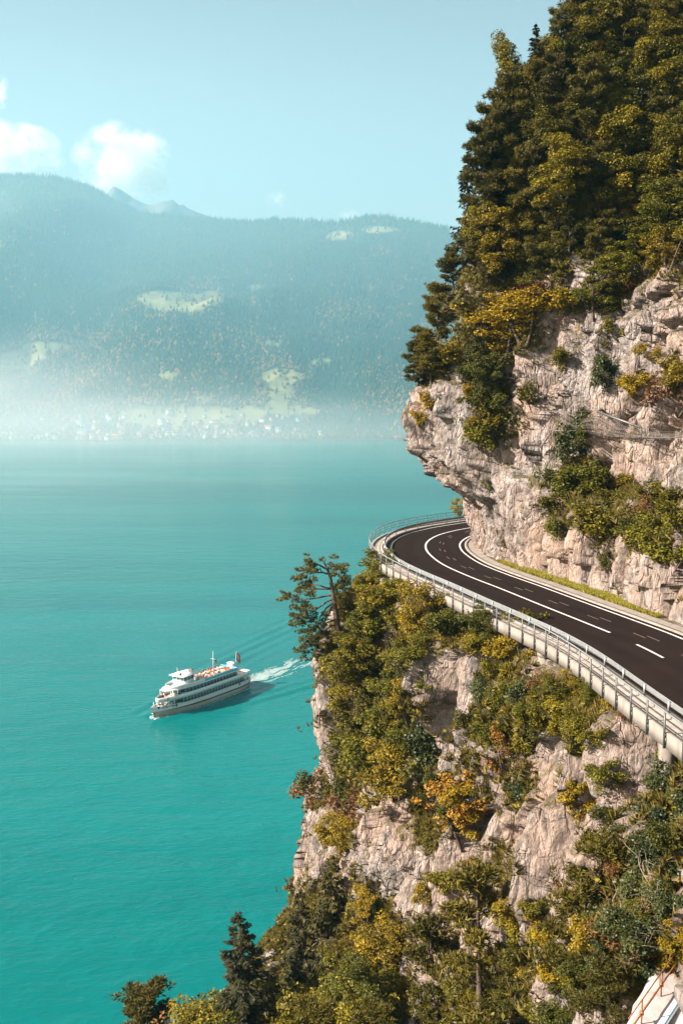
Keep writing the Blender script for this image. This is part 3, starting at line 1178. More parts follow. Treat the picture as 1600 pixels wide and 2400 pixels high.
def build_cliff(upper):
    if upper:
        offs = 5.45 + 1.5 * bulge
        i0, i1 = 8, len(cen) - 4
        w_st = smooth01((ycen - 92) / 14.0)
        A, B = NOSE, MID
        dents = CAVES_UP
    else:
        offs = np.full(len(cen), -5.0)
        i0, i1 = 8, len(cen) - 4
        w_st = smooth01((ycen - 84) / 14.0)
        A, B = [(h, -q) for h, q in BEND], [(h, -q) for h, q in NEAR]
        dents = CAVES_LO
    bc, s = resample((cen + INN * offs[:, None])[i0:i1], 0.05)
    # denser stations where the camera looks
    src = cen[i0:i1]
    ws = np.interp(np.linspace(0, 1, len(bc)), np.linspace(0, 1, i1 - i0), w_st[i0:i1])
    for _ in range(60):
        bc[1:-1] = (bc[:-2] + bc[1:-1] + bc[2:]) / 3
    yy = bc[:, 1]
    dens = np.where((yy > 40) & (yy < 128), 1.0, 0.3)
    cum = np.concatenate([[0], np.cumsum(np.linalg.norm(np.diff(bc, axis=0), axis=1) * (dens[1:] + dens[:-1]) / 2)])
    ns = int(cum[-1] / 0.2)
    ss = np.linspace(0, cum[-1], ns)
    b = np.stack([np.interp(ss, cum, bc[:, 0]), np.interp(ss, cum, bc[:, 1])], -1)
    w = np.interp(ss, cum, ws)
    P = grid_surface(b, w, A, B, 540)
    bvh = probe(P[::4, ::3])
    lst = []
    for px, py, rw, rh, dep in dents:
        c, _ = hit(bvh, px, py)
        if c is not None:
            lst.append((c, (rw, rw, rh), dep))
    P = apply_dents(P, lst)
    hrel = P[..., 2] - ZR
    if upper:
        amp = np.where(hrel < 30, 1.0, np.clip(1.0 - (hrel - 30) / 25, 0.45, 1)) * np.clip(0.35 + hrel / 4.0, 0.35, 1)
    else:
        amp = np.clip(0.10 + (-hrel - 0.9) / 6.0, 0.10, 1.0)
    rel = rock_relief(P, 1.0, 100 if upper else 300) * amp
    if upper:
        rel = np.where(hrel < 2.0, np.maximum(rel, -0.35), rel)
    P = P + DIR * rel[..., None]
    return P


P_up = build_cliff(True)
P_lo = build_cliff(False)

# ---- where plants cover the rock: photo place, half-size, strength
VEG_AREAS = [  # upper forest floor
    (1180, 470, 150, 260, 1.0), (1400, 300, 260, 340, 1.0), (1350, 560, 150, 90, 1.0), (1560, 480, 120, 120, 1.0), (1450, 120, 260, 200, 1.0), (1250, 150, 120, 180, 1.0),
    (1190, 760, 75, 90, 0.9), (1130, 880, 50, 120, 0.9), (1180, 1000, 30, 60, 0.8), (1060, 760, 60, 80, 0.8), (1010, 870, 50, 40, 0.6), (1420, 680, 70, 60, 0.8), (1560, 600, 80, 80, 0.8), (1300, 660, 60, 40, 0.7),
    (1400, 830, 25, 60, 0.6), (1580, 880, 25, 60, 0.8), (1470, 900, 30, 30, 0.6), (1360, 1110, 55, 50, 1.0), (1470, 1190, 120, 70, 0.9), (1560, 1260, 70, 80, 0.8), (1340, 1190, 60, 60, 0.8), (1360, 1010, 30, 60, 0.7), (1500, 1300, 60, 30, 0.5),
    # lower cliff
    (850, 1420, 70, 110, 1.0), (830, 1560, 80, 110, 1.0), (880, 1700, 100, 160, 1.0), (860, 1800, 90, 90, 0.9), (960, 1470, 60, 80, 0.9), (1120, 1490, 110, 50, 1.0), (1180, 1580, 80, 60, 0.8), (1290, 1650, 140, 80, 0.95), (1380, 1610, 80, 60, 0.9),
    (1180, 1690, 120, 60, 0.9), (1150, 1830, 100, 90, 0.7), (1010, 1900, 70, 90, 0.7), (1330, 1800, 110, 90, 0.45), (1590, 1800, 40, 120, 0.8), (1560, 1950, 60, 130, 1.0), (1480, 2050, 110, 110, 0.9), (1400, 2250, 140, 120, 0.9), (1150, 2020, 80, 60, 0.45),
    (1250, 2100, 120, 80, 0.35), (1180, 2300, 160, 120, 0.5), (960, 2250, 140, 120, 0.5), (780, 2250, 180, 200, 1.0), (560, 2350, 200, 120, 1.0), (745, 1860, 40, 40, 0.7), (800, 1950, 40, 60, 0.6), (1000, 2350, 200, 100, 0.6), (1500, 2200, 100, 100, 0.9)]


def veg_value(P, seed=5):
    px, py = project(P)
    v = np.zeros(px.shape)
    for a, b, w, h, s in VEG_AREAS:
        r = ((px - a) / w) ** 2 + ((py - b) / h) ** 2
        v = np.maximum(v, s * np.clip(1.6 - r * 1.1, 0, 1))
    out = (px < 820) & (py > 2150)
    v = np.maximum(v, out * 0.9)
    n = fbm(np.asarray(P) / 2.2, 4, seed)
    return np.clip(v + 0.55 * n - 0.25 * (1 - v), 0, 1)


veg_up = veg_value(P_up)
veg_up = np.maximum(veg_up, np.clip((P_up[..., 2] - ZR - 36) / 8, 0, 1))
veg_lo = veg_value(P_lo)
veg_lo = np.maximum(veg_lo, np.clip((45 - P_lo[..., 2]) / 8, 0, 1))

me_up, q_up = to_mesh('upper_cliff', P_up, M['rock'], {'veg': (np.clip(veg_up * 1.5 - 0.35, 0, 0.92)).ravel()}, True)
me_lo, q_lo = to_mesh('lower_cliff', P_lo, M['rock'], {'veg': (np.clip(veg_lo * 1.5 - 0.35, 0, 0.92)).ravel()})
tag(link('upper_cliff', me_up), 'overhanging pale limestone cliff above the road', None, None, 'structure')
tag(link('lower_cliff', me_lo), 'pale limestone cliff falling from the road to the lake', None, None, 'structure')
BV_UP = BVHTree.FromPolygons(P_up.reshape(-1, 3).tolist(), q_up.tolist())
BV_LO = BVHTree.FromPolygons(P_lo.reshape(-1, 3).tolist(), q_lo.tolist())

# inner verge between gutter and rock
vv = MB()
n_ = len(cen)
a_, b_ = off(5.5), off(9.5)
v_ = np.concatenate([np.c_[a_, np.full(n_, ZR + 0.10)], np.c_[b_, np.full(n_, ZR + 0.35)]])
i_ = np.arange(n_ - 1)
ground_verge = link('verge_ground', make_mesh('verge_ground', v_, np.stack([n_ + i_, n_ + i_ + 1, i_ + 1, i_], -1), None, [M['rock']], attrs={'veg': np.full(2 * n_, 0.55)}))
tag(ground_verge, 'gravelly verge at the foot of the rock wall', None, None, 'structure')


# ------------------------------------------------------------------ plants
def unit(v):
    return v / (np.linalg.norm(v, axis=-1, keepdims=True) + 1e-9)


def leaf_quads(c, size, rng, up=0.5, out=None, aspect=0.62):
    """one small leaf spray per centre: returns verts and quads"""
    n = len(c)
    nrm = rng.normal(size=(n, 3))
    nrm[:, 2] = np.abs(nrm[:, 2]) + up
    if out is not None:
        nrm = nrm + out
    nrm = unit(nrm)
    t = unit(np.cross(nrm, rng.normal(size=(n, 3))))
    b = np.cross(nrm, t)
    s = (size * rng.uniform(0.6, 1.3, n))[:, None]
    v = np.stack([c - t * s, c - b * s * aspect - nrm * s * 0.12, c + t * s, c + b * s * aspect - nrm * s * 0.12], 1)
    return v.reshape(-1, 3), np.arange(4 * n).reshape(-1, 4)


def needle_tris(c, axis_, length, rng, width=0.07, k=8, spread=0.8):
    """tufts of k narrow needles sprays round each axis"""
    n = len(c)
    c = np.repeat(c, k, 0)
    a = np.repeat(axis_, k, 0)
    d = unit(a + spread * rng.normal(size=(n * k, 3)))
    L = (length * rng.uniform(0.7, 1.2, n * k))[:, None]
    side = unit(np.cross(d, rng.normal(size=(n * k, 3)))) * width
    v = np.stack([c - side, c + side, c + d * L], 1).reshape(-1, 3)
    return v, np.arange(3 * n * k).reshape(-1, 3)


def branch_path(p0, d, L, rng, n=5, curl=0.25, lift=0.0):
    pts = [np.array(p0, float)]
    d = unit(np.array(d, float))
    for _ in range(n - 1):
        d = unit(d + rng.normal(size=3) * curl + np.array([0, 0, lift]))
        pts.append(pts[-1] + d * L / (n - 1))
    return np.array(pts)


def proto_broadleaf(seed, H, R, leafn, size, mat, bark='bark', low=0.15, trunks=1):
    rng = np.random.default_rng(seed)
    tb = MB()
    clumps = []
    for k in range(trunks):
        lean = rng.normal(size=3) * (0.10 if trunks == 1 else 0.32)
        lean[2] = 1
        tr = branch_path([rng.normal() * 0.12, rng.normal() * 0.12, -0.6], lean, H * 0.92 + 0.6, rng, 8, 0.09, 0.06)
        tb.tube(tr, np.linspace(0.022 * H + 0.03, 0.015, 8), 6)
        nb = max(5, int(15 / trunks))
        for j in range(nb):
            f = rng.uniform(low, 0.95)
            i = f * 7
            p0 = tr[int(i)] + (tr[min(7, int(i) + 1)] - tr[int(i)]) * (i % 1)
            a = rng.uniform(0, 6.28)
            prof = math.sin(math.pi * min(1, (0.18 + 0.82 * f))) ** 0.6
            L = R * (0.35 + 0.75 * prof) * rng.uniform(0.65, 1.15)
            br = branch_path(p0, [math.cos(a), math.sin(a), rng.uniform(0.0, 0.7)], L, rng, 5, 0.22, 0.05)
            tb.tube(br, np.linspace(0.010 * H, 0.006, 5), 4)
            for q in (2, 3, 4, 4):
                clumps.append((br[q] + rng.normal(size=3) * 0.16 * R, R * rng.uniform(0.11, 0.30)))
        clumps.append((tr[-1], R * 0.26))
        clumps.append((tr[-2] + rng.normal(size=3) * 0.2, R * 0.34))
    per = max(6, int(leafn / len(clumps)))
    cc, oo = [], []
    for c, r in clumps:
        m = int(per * rng.uniform(0.5, 1.5) * (r / (0.26 * R)) ** 1.3) + 3
        d = unit(rng.normal(size=(m, 3)))
        rad = r * rng.uniform(0.35, 1.0, m) ** 0.5
        p = c + d * rad[:, None] * np.array([1.2, 1.2, 0.68])
        cc.append(p)
        oo.append(d * 0.7)
    v, q = leaf_quads(np.concatenate(cc), size, rng, 0.45, np.concatenate(oo))
    crown = make_mesh('crown', v, q, None, [M[mat]])
    return crown, tb.mesh('trunk', [M[bark]], True)


def proto_spruce(seed, H, R, mat='spruce', gap=0.0, dens=1.0, fine=1.0):
    rng = np.random.default_rng(seed)
    tb = MB()
    tr = branch_path([0, 0, -0.8], [rng.normal() * 0.03, rng.normal() * 0.03, 1], H + 0.8, rng, 9, 0.02, 0.02)
    tb.tube(tr, np.linspace(0.018 * H + 0.03, 0.012, 9), 6)
    V, Q = [], []
    base = 0
    z = 0.10 * H
    while z < H * 0.985:
        f = z / H
        L0 = R * (1 - f) ** 0.8 * (0.9 if f > 0.2 else 0.75) + 0.12
        i = (z + 0.8) / (H + 0.8) * 8
        c0 = tr[int(i)] + (tr[min(8, int(i) + 1)] - tr[int(i)]) * (i % 1)
        for j in range(rng.integers(5, 8)):
            if rng.random() < gap:
                continue
            a = rng.uniform(0, 6.28)
            L = L0 * rng.uniform(0.6, 1.2)
            droop = -0.10 - 0.45 * (1 - f) + rng.normal() * 0.08
            d = np.array([math.cos(a), math.sin(a), droop])
            br = np.stack([c0 + d * L * s + np.array([0, 0, 0.28 * L * s * s]) for s in np.linspace(0, 1, 6)])
            if L > 0.8:
                tb.tube(br, np.linspace(0.02 + 0.012 * L, 0.006, 6), 3)
            m = int((5 + L * 9) * dens)
            s = rng.uniform(0.12, 1.0, m) ** 0.75
            c = np.stack([np.interp(s, np.linspace(0, 1, 6), br[:, k]) for k in range(3)], -1)
            side = np.array([-math.sin(a), math.cos(a), 0])
            wd = (rng.uniform(-1, 1, m) * L * 0.30 * (1.05 - s * 0.75))[:, None]
            c = c + side * wd + np.array([0, 0, -1.0]) * (np.abs(wd) * 0.35 + rng.uniform(0, 0.22, m)[:, None])
            tdir = unit(d * 0.6 + side * np.sign(wd) * 0.8 + rng.normal(size=(m, 3)) * 0.22 + np.array([0, 0, -0.25]))
            ln = rng.uniform(0.20, 0.42, m)[:, None] * (0.6 + 0.4 * min(1, L)) * fine
            wv = unit(np.cross(tdir, np.array([0, 0, 1.0]) + rng.normal(size=(m, 3)) * 0.35)) * ln * 0.34
            v = np.stack([c - tdir * ln * 0.6, c - wv, c + tdir * ln, c + wv], 1).reshape(-1, 3)
            V.append(v)
            Q.append(np.arange(4 * m).reshape(-1, 4) + base)
            base += 4 * m
        z += (0.30 + 0.35 * (1 - f)) * (H / 13) ** 0.5
    return make_mesh('crown', np.concatenate(V), np.concatenate(Q), None, [M[mat]]), tb.mesh('trunk', [M['bark']], True)


def pine_pads(V, T, base, pads, rng, mat_len=0.30, k=9, dens=1.0):
    for c, r, flat in pads:
        m = int(dens * (10 + 55 * r * r))
        d = unit(rng.normal(size=(m, 3)))
        p = c + d * (r * rng.uniform(0.25, 1, m) ** 0.6)[:, None] * np.array([1, 1, flat])
        ax = unit(d * np.array([1, 1, 0.4]) + np.array([0, 0, 0.9]))
        v, t = needle_tris(p, ax, mat_len, rng, 0.045, k, 0.75)
        V.append(v)
        T.append(t + base)
        base += len(v)
    return base


def proto_pine(seed, H, R, lean=0.1, low=0.35, mat='pine', dens=1.0):
    rng = np.random.default_rng(seed)
    tb = MB()
    tr = branch_path([0, 0, -0.7], [lean * rng.normal(), lean * rng.normal(), 1], H * 0.97 + 0.7, rng, 9, 0.07, 0.05)
    tb.tube(tr, np.linspace(0.02 * H + 0.03, 0.03, 9), 7)
    V, T, pads = [], [], []
    nb = int(13 + H * 0.9)
    for j in range(nb):
        f = low + (0.97 - low) * (j + rng.uniform(0, 1)) / nb
        i = f * 8
        p0 = tr[int(i)] + (tr[min(8, int(i) + 1)] - tr[int(i)]) * (i % 1)
        a = j * 2.4 + rng.normal() * 0.5
        g = (f - low) / (1 - low)
        L = R * (0.55 + 0.55 * math.sin(math.pi * (0.25 + 0.6 * g))) * rng.uniform(0.6, 1.15) * (1.0 - 0.45 * g)
        br = branch_path(p0, [math.cos(a), math.sin(a), 0.05 + 0.5 * g + rng.normal() * 0.15], L, rng, 6, 0.16, 0.03)
        tb.tube(br, np.linspace(0.03 + 0.010 * H * (1 - 0.6 * g), 0.012, 6), 4)
        for q in (2, 3, 4, 5, 5):
            for _ in range(3):
                pads.append((br[q] + rng.normal(size=3) * np.array([0.30, 0.30, 0.12]) * (0.4 + 0.2 * R), rng.uniform(0.28, 0.60) * (0.6 + 0.12 * R), 0.72))
    pads.append((tr[-1], 0.5, 0.8))
    pine_pads(V, T, 0, pads, rng, 0.36, 7, 0.62 * dens)
    return make_mesh('crown', np.concatenate(V), None, np.concatenate(T), [M[mat]]), tb.mesh('trunk', [M['bark']], True)


def proto_shrub(seed, R, H, leafn, size, mat, stems=5, bark='bark'):
    rng = np.random.default_rng(seed)
    tb = MB()
    cc, oo = [], []
    for k in range(stems):
        a = rng.uniform(0, 6.28)
        br = branch_path([0, 0, -0.4], [math.cos(a) * 0.7 * R / H, math.sin(a) * 0.7 * R / H, 1], H * rng.uniform(0.6, 1.0) + 0.4, rng, 5, 0.2, 0.02)
        tb.tube(br, np.linspace(0.03 + 0.01 * H, 0.006, 5), 4)
        for j in range(3):
            tw = branch_path(br[2 + j % 3], rng.normal(size=3) + np.array([0, 0, 0.4]), 0.5 * R, rng, 3, 0.3)
            tb.tube(tw, [0.015, 0.01, 0.004], 3)
            for c in (tw[-1], tw[1], br[4]):
                r = R * rng.uniform(0.22, 0.42)
                m = int(leafn / (stems * 9) * rng.uniform(0.5, 1.5)) + 3
                d = unit(rng.normal(size=(m, 3)))
                cc.append(c + d * (r * rng.uniform(0.3, 1, m) ** 0.5)[:, None] * np.array([1, 1, 0.8]))
                oo.append(d * 0.6)
    v, q = leaf_quads(np.concatenate(cc), size, rng, 0.4, np.concatenate(oo))
    return make_mesh('foliage', v, q, None, [M[mat]]), tb.mesh('stem', [M[bark]], True)


def proto_bare(seed, R, H):
    rng = np.random.default_rng(seed)
    tb = MB()
    for k in range(8):
        a = rng.uniform(0, 6.28)
        br = branch_path([0, 0, -0.3], [math.cos(a) * R / H, math.sin(a) * R / H, 1], H * rng.uniform(0.7, 1.1), rng, 6, 0.22, -0.02)
        tb.tube(br, np.linspace(0.035, 0.008, 6), 4)
        for j in range(9):
            tw = branch_path(br[1 + j % 5], rng.normal(size=3) + np.array([0, 0, 0.5]), R * rng.uniform(0.3, 0.7), rng, 4, 0.3)
            tb.tube(tw, np.linspace(0.014, 0.005, 4), 3)
    cc = rng.normal(size=(60, 3)) * np.array([R * 0.5, R * 0.5, H * 0.3]) + np.array([0, 0, H * 0.6])
    v, q = leaf_quads(cc, 0.05, rng)
    return make_mesh('foliage', v, q, None, [M['russet']]), tb.mesh('stem', [M['bark_pale']], True)


PROTO = {
    'beech': [proto_broadleaf(s, 9.5, 3.3, 17000, 0.115, 'beech') for s in (1, 2, 3, 4)],
    'green': [proto_broadleaf(s, 8.0, 3.0, 15000, 0.115, 'green') for s in (5, 6)],
    'gold': [proto_broadleaf(s, 6.5, 2.6, 9000, 0.115, 'gold', low=0.1, trunks=2) for s in (7, 8)],
    'orange': [proto_broadleaf(s, 6.0, 2.2, 4800, 0.12, 'orange', low=0.1, trunks=2) for s in (9, 10)],
    'spruce': [proto_spruce(s, 11.5, 2.6) for s in (11, 12, 13)],
    'big_spruce': [proto_spruce(s, 18.0, 4.4, 'spruce', 0.08, 2.6, 0.72) for s in (41, 42, 43)],
    'pine': [proto_pine(s, 10.0, 2.7, 0.1, 0.28) for s in (14, 15, 16)],
    'sparse_pine': [proto_pine(s, 9.0, 2.1, 0.06, 0.12, 'pine', 0.45) for s in (17, 18)],
    'green_shrub': [proto_shrub(s, 1.5, 2.0, 3600, 0.09, 'green') for s in (21, 22, 23)],
    'olive_shrub': [proto_shrub(s, 1.5, 1.8, 3600, 0.09, 'beech') for s in (24, 25, 26)],
    'gold_shrub': [proto_shrub(s, 1.4, 1.8, 2800, 0.09, 'gold') for s in (27, 28)],
    'russet_shrub': [proto_shrub(s, 1.1, 1.4, 1700, 0.07, 'russet') for s in (29, 30)],
    'ivy_shrub': [proto_shrub(s, 1.6, 2.0, 4200, 0.085, 'ivy') for s in (31, 32)],
    'bare_shrub': [proto_bare(s, 1.5, 2.0) for s in (33, 34)],
}
NAT_H = dict(big_spruce=18.0, beech=9.5, green=8.0, gold=6.5, orange=6.0, spruce=11.5, pine=10.0, sparse_pine=9.0, green_shrub=2.4, olive_shrub=2.2, gold_shrub=2.2, russet_shrub=1.7, ivy_shrub=2.4, bare_shrub=2.3)
NAME = dict(big_spruce='spruce_tree', beech='beech_tree', green='broadleaf_tree', gold='golden_tree', orange='orange_tree', spruce='spruce_tree', pine='pine_tree', sparse_pine='pine_tree',
            green_shrub='shrub', olive_shrub='shrub', gold_shrub='shrub', russet_shrub='shrub', ivy_shrub='shrub', bare_shrub='shrub')
LOOK = dict(big_spruce='tall dark spruce', beech='olive-gold beech', green='green broadleaf tree', gold='golden-yellow tree', orange='orange autumn tree', spruce='dark green spruce', pine='olive-green pine', sparse_pine='thin sparse pine',
            green_shrub='green leafy shrub', olive_shrub='olive-yellow shrub', gold_shrub='golden shrub', russet_shrub='small russet shrub', ivy_shrub='dark glossy-leaved shrub', bare_shrub='bare twiggy shrub')
PLANTS = []          # (kind, root, px, py)


def plant(kind, p, h, yaw=None, tilt=(0, 0), wide=1.0):
    crown, trunk = random.choice(PROTO[kind])
    t = link(NAME[kind], None, None, tuple(p))
    t.empty_display_size = 0.3
    part = 'foliage' if 'shrub' in kind else 'crown'
    link('stem' if 'shrub' in kind else 'trunk', trunk, t)
    link(part, crown, t)
    s = h / NAT_H[kind]
    t.scale = (s * wide, s * wide, s)
    t.rotation_euler = (tilt[0], tilt[1], random.uniform(0, 6.28) if yaw is None else yaw)
    px, py = project(np.array(p) + np.array([0, 0, h * 0.5]))
    PLANTS.append([kind, t, float(px), float(py)])
    return t


def plant_px(kind, px, py, hpx, bvh, sink=0.2, wide=1.0, tilt=(0, 0), lift_out=0.0):
    """root a plant where the sight line through a photo place meets the rock"""
    c, n = hit(bvh, px, py)
    if c is None:
        return None
    d = np.linalg.norm(c - np.array([0, 0, CAMZ]))
    return plant(kind, c + np.array([0, 0, -sink]) - DIR * lift_out, hpx * d / F, None, tilt, wide)


def pick(opts):
    r = random.random() * sum(w for _, w in opts)
    for k, w in opts:
        r -= w
        if r <= 0:
            return k
    return opts[-1][0]


# ---- forest on the upper slope: bases on a jittered lattice over the slope
def forest_floor(px, py):
    """lower rim of the wood in the photo"""
    return np.interp(px, [1040, 1090, 1160, 1250, 1340, 1420, 1500, 1600], [640, 700, 690, 690, 660, 620, 590, 560])


random.seed(21)
for r in range(26):
    for c in range(17):
        px = 1020 + c * 44 + random.uniform(-17, 17) + (r % 2) * 22
        py = 715 - r * 45 + random.uniform(-16, 16)
        if px > 1690 or py > forest_floor(px, py):
            continue
        p, n = hit(BV_UP, px, py)
        if p is None:
            continue
        edge = hit(BV_UP, px - 70, py)[0] is None
        if edge:
            kind = pick([('pine', 4), ('beech', 3), ('spruce', 3), ('green', 1)])
        elif py > 430 and px < 1350:
            kind = pick([('pine', 4), ('beech', 3.5), ('spruce', 3), ('gold', 0.35), ('green', 2.5)])
        elif px > 1400 and py > 300:
            kind = pick([('green', 4), ('beech', 4), ('gold', 1.0), ('pine', 1.5)])
        else:
            kind = pick([('pine', 5), ('beech', 4.5), ('spruce', 2.2), ('green', 2), ('gold', 0.12)])
        h = {'pine': 9.5, 'spruce': 10, 'beech': 8.5, 'green': 7, 'gold': 5.5}[kind] * random.uniform(0.72, 1.15)
        if edge and py < 260:
            h *= 0.7
        if py > forest_floor(px, py) - 70:
            h *= 0.62
        plant(kind, p - np.array([0, 0, 0.3]), h * 1.08, None, (0, 0), random.uniform(0.78, 1.0))

# ---- single trees and shrubs on the upper rock: kind, base px, base py, height in photo px
for kind, px, py, h, w in [
        ('spruce', 1085, 610, 200, 1.1), ('spruce', 1110, 600, 150, 1.0), ('beech', 1100, 560, 150, 1.1), ('pine', 1095, 500, 150, 1.2), ('pine', 1120, 420, 150, 1.2), ('beech', 1090, 660, 130, 1.2), ('pine', 1010, 905, 130, 1.2), ('pine', 1045, 800, 130, 1.2), ('pine', 1005, 860, 140, 1.2), ('pine', 1040, 770, 110, 1.2), ('gold', 1160, 640, 150, 1.1), ('pine', 1062, 690, 110, 1.0), ('olive_shrub', 1045, 655, 60, 1.2),
        ('pine', 1030, 838, 175, 1.15), ('pine', 985, 925, 130, 1.0), ('pine', 1000, 880, 90, 1.0), ('olive_shrub', 1060, 790, 70, 1.3), ('gold_shrub', 1055, 850, 70, 1.2), ('olive_shrub', 1025, 880, 60, 1.2),
        ('gold', 1180, 850, 160, 1.4), ('gold', 1235, 800, 130, 1.3), ('green', 1150, 905, 150, 1.1), ('green', 1130, 985, 150, 0.9), ('green_shrub', 1165, 1020, 110, 1.1), ('gold_shrub', 1180, 1010, 80, 1.1),
        ('olive_shrub', 1190, 960, 80, 1.1), ('green_shrub', 1120, 1040, 70, 1.1), ('green_shrub', 1150, 1150, 50, 1.2), ('gold_shrub', 1010, 950, 50, 0.9), ('gold_shrub', 980, 990, 40, 0.8),
        ('olive_shrub', 1290, 720, 60, 1.2), ('green', 1390, 740, 110, 1.2), ('green', 1430, 700, 110, 1.2), ('gold_shrub', 1350, 720, 60, 1.2), ('green', 1500, 660, 120, 1.2), ('gold', 1560, 640, 110, 1.2), ('green', 1590, 600, 170, 1.2),
        ('green', 1545, 600, 130, 1.2), ('russet_shrub', 1460, 690, 50, 1.3), ('ivy_shrub', 1425, 900, 70, 0.9), ('olive_shrub', 1330, 850, 50, 1.0), ('gold_shrub', 1480, 920, 45, 1.3), ('gold_shrub', 1500, 905, 45, 1.3),
        ('russet_shrub', 1590, 950, 100, 1.0), ('gold_shrub', 1585, 890, 70, 1.0), ('ivy_shrub', 1345, 1080, 110, 0.8), ('green_shrub', 1355, 1040, 60, 0.9), ('green_shrub', 1370, 1145, 80, 1.3), ('green_shrub', 1335, 1165, 80, 1.2), ('green_shrub', 1395, 1130, 60, 1.2),
        ('olive_shrub', 1300, 1200, 50, 1.3), ('green_shrub', 1315, 1250, 60, 1.0), ('gold_shrub', 1470, 1140, 45, 1.2), ('olive_shrub', 1430, 1185, 50, 1.3), ('olive_shrub', 1390, 1240, 70, 1.4), ('green_shrub', 1540, 1270, 80, 1.2), ('green_shrub', 1575, 1325, 90, 1.2),
        ('olive_shrub', 1500, 1290, 70, 1.3), ('olive_shrub', 1590, 1230, 70, 1.2), ('green_shrub', 1470, 1250, 60, 1.2), ('russet_shrub', 1520, 1200, 50, 1.2), ('olive_shrub', 1555, 1180, 55, 1.2), ('green_shrub', 1425, 1330, 50, 0.7), ('gold_shrub', 1080, 1195, 40, 1.2),
        ('olive_shrub', 1400, 1290, 50, 1.2), ('russet_shrub', 1250, 700, 50, 1.2), ('gold_shrub', 1520, 830, 40, 1.0), ('olive_shrub', 1450, 780, 45, 1.1), ('gold_shrub', 1100, 930, 40, 1.0)]:
    plant_px(kind, px, py, h, BV_UP, 0.15, w)
# leafy bush showing past the foot of the overhang
_p = on_z(1068, 1192, ZR + 0.3)
plant('gold', _p + np.array([0.5, 2.0, -1.5]), 3.0)

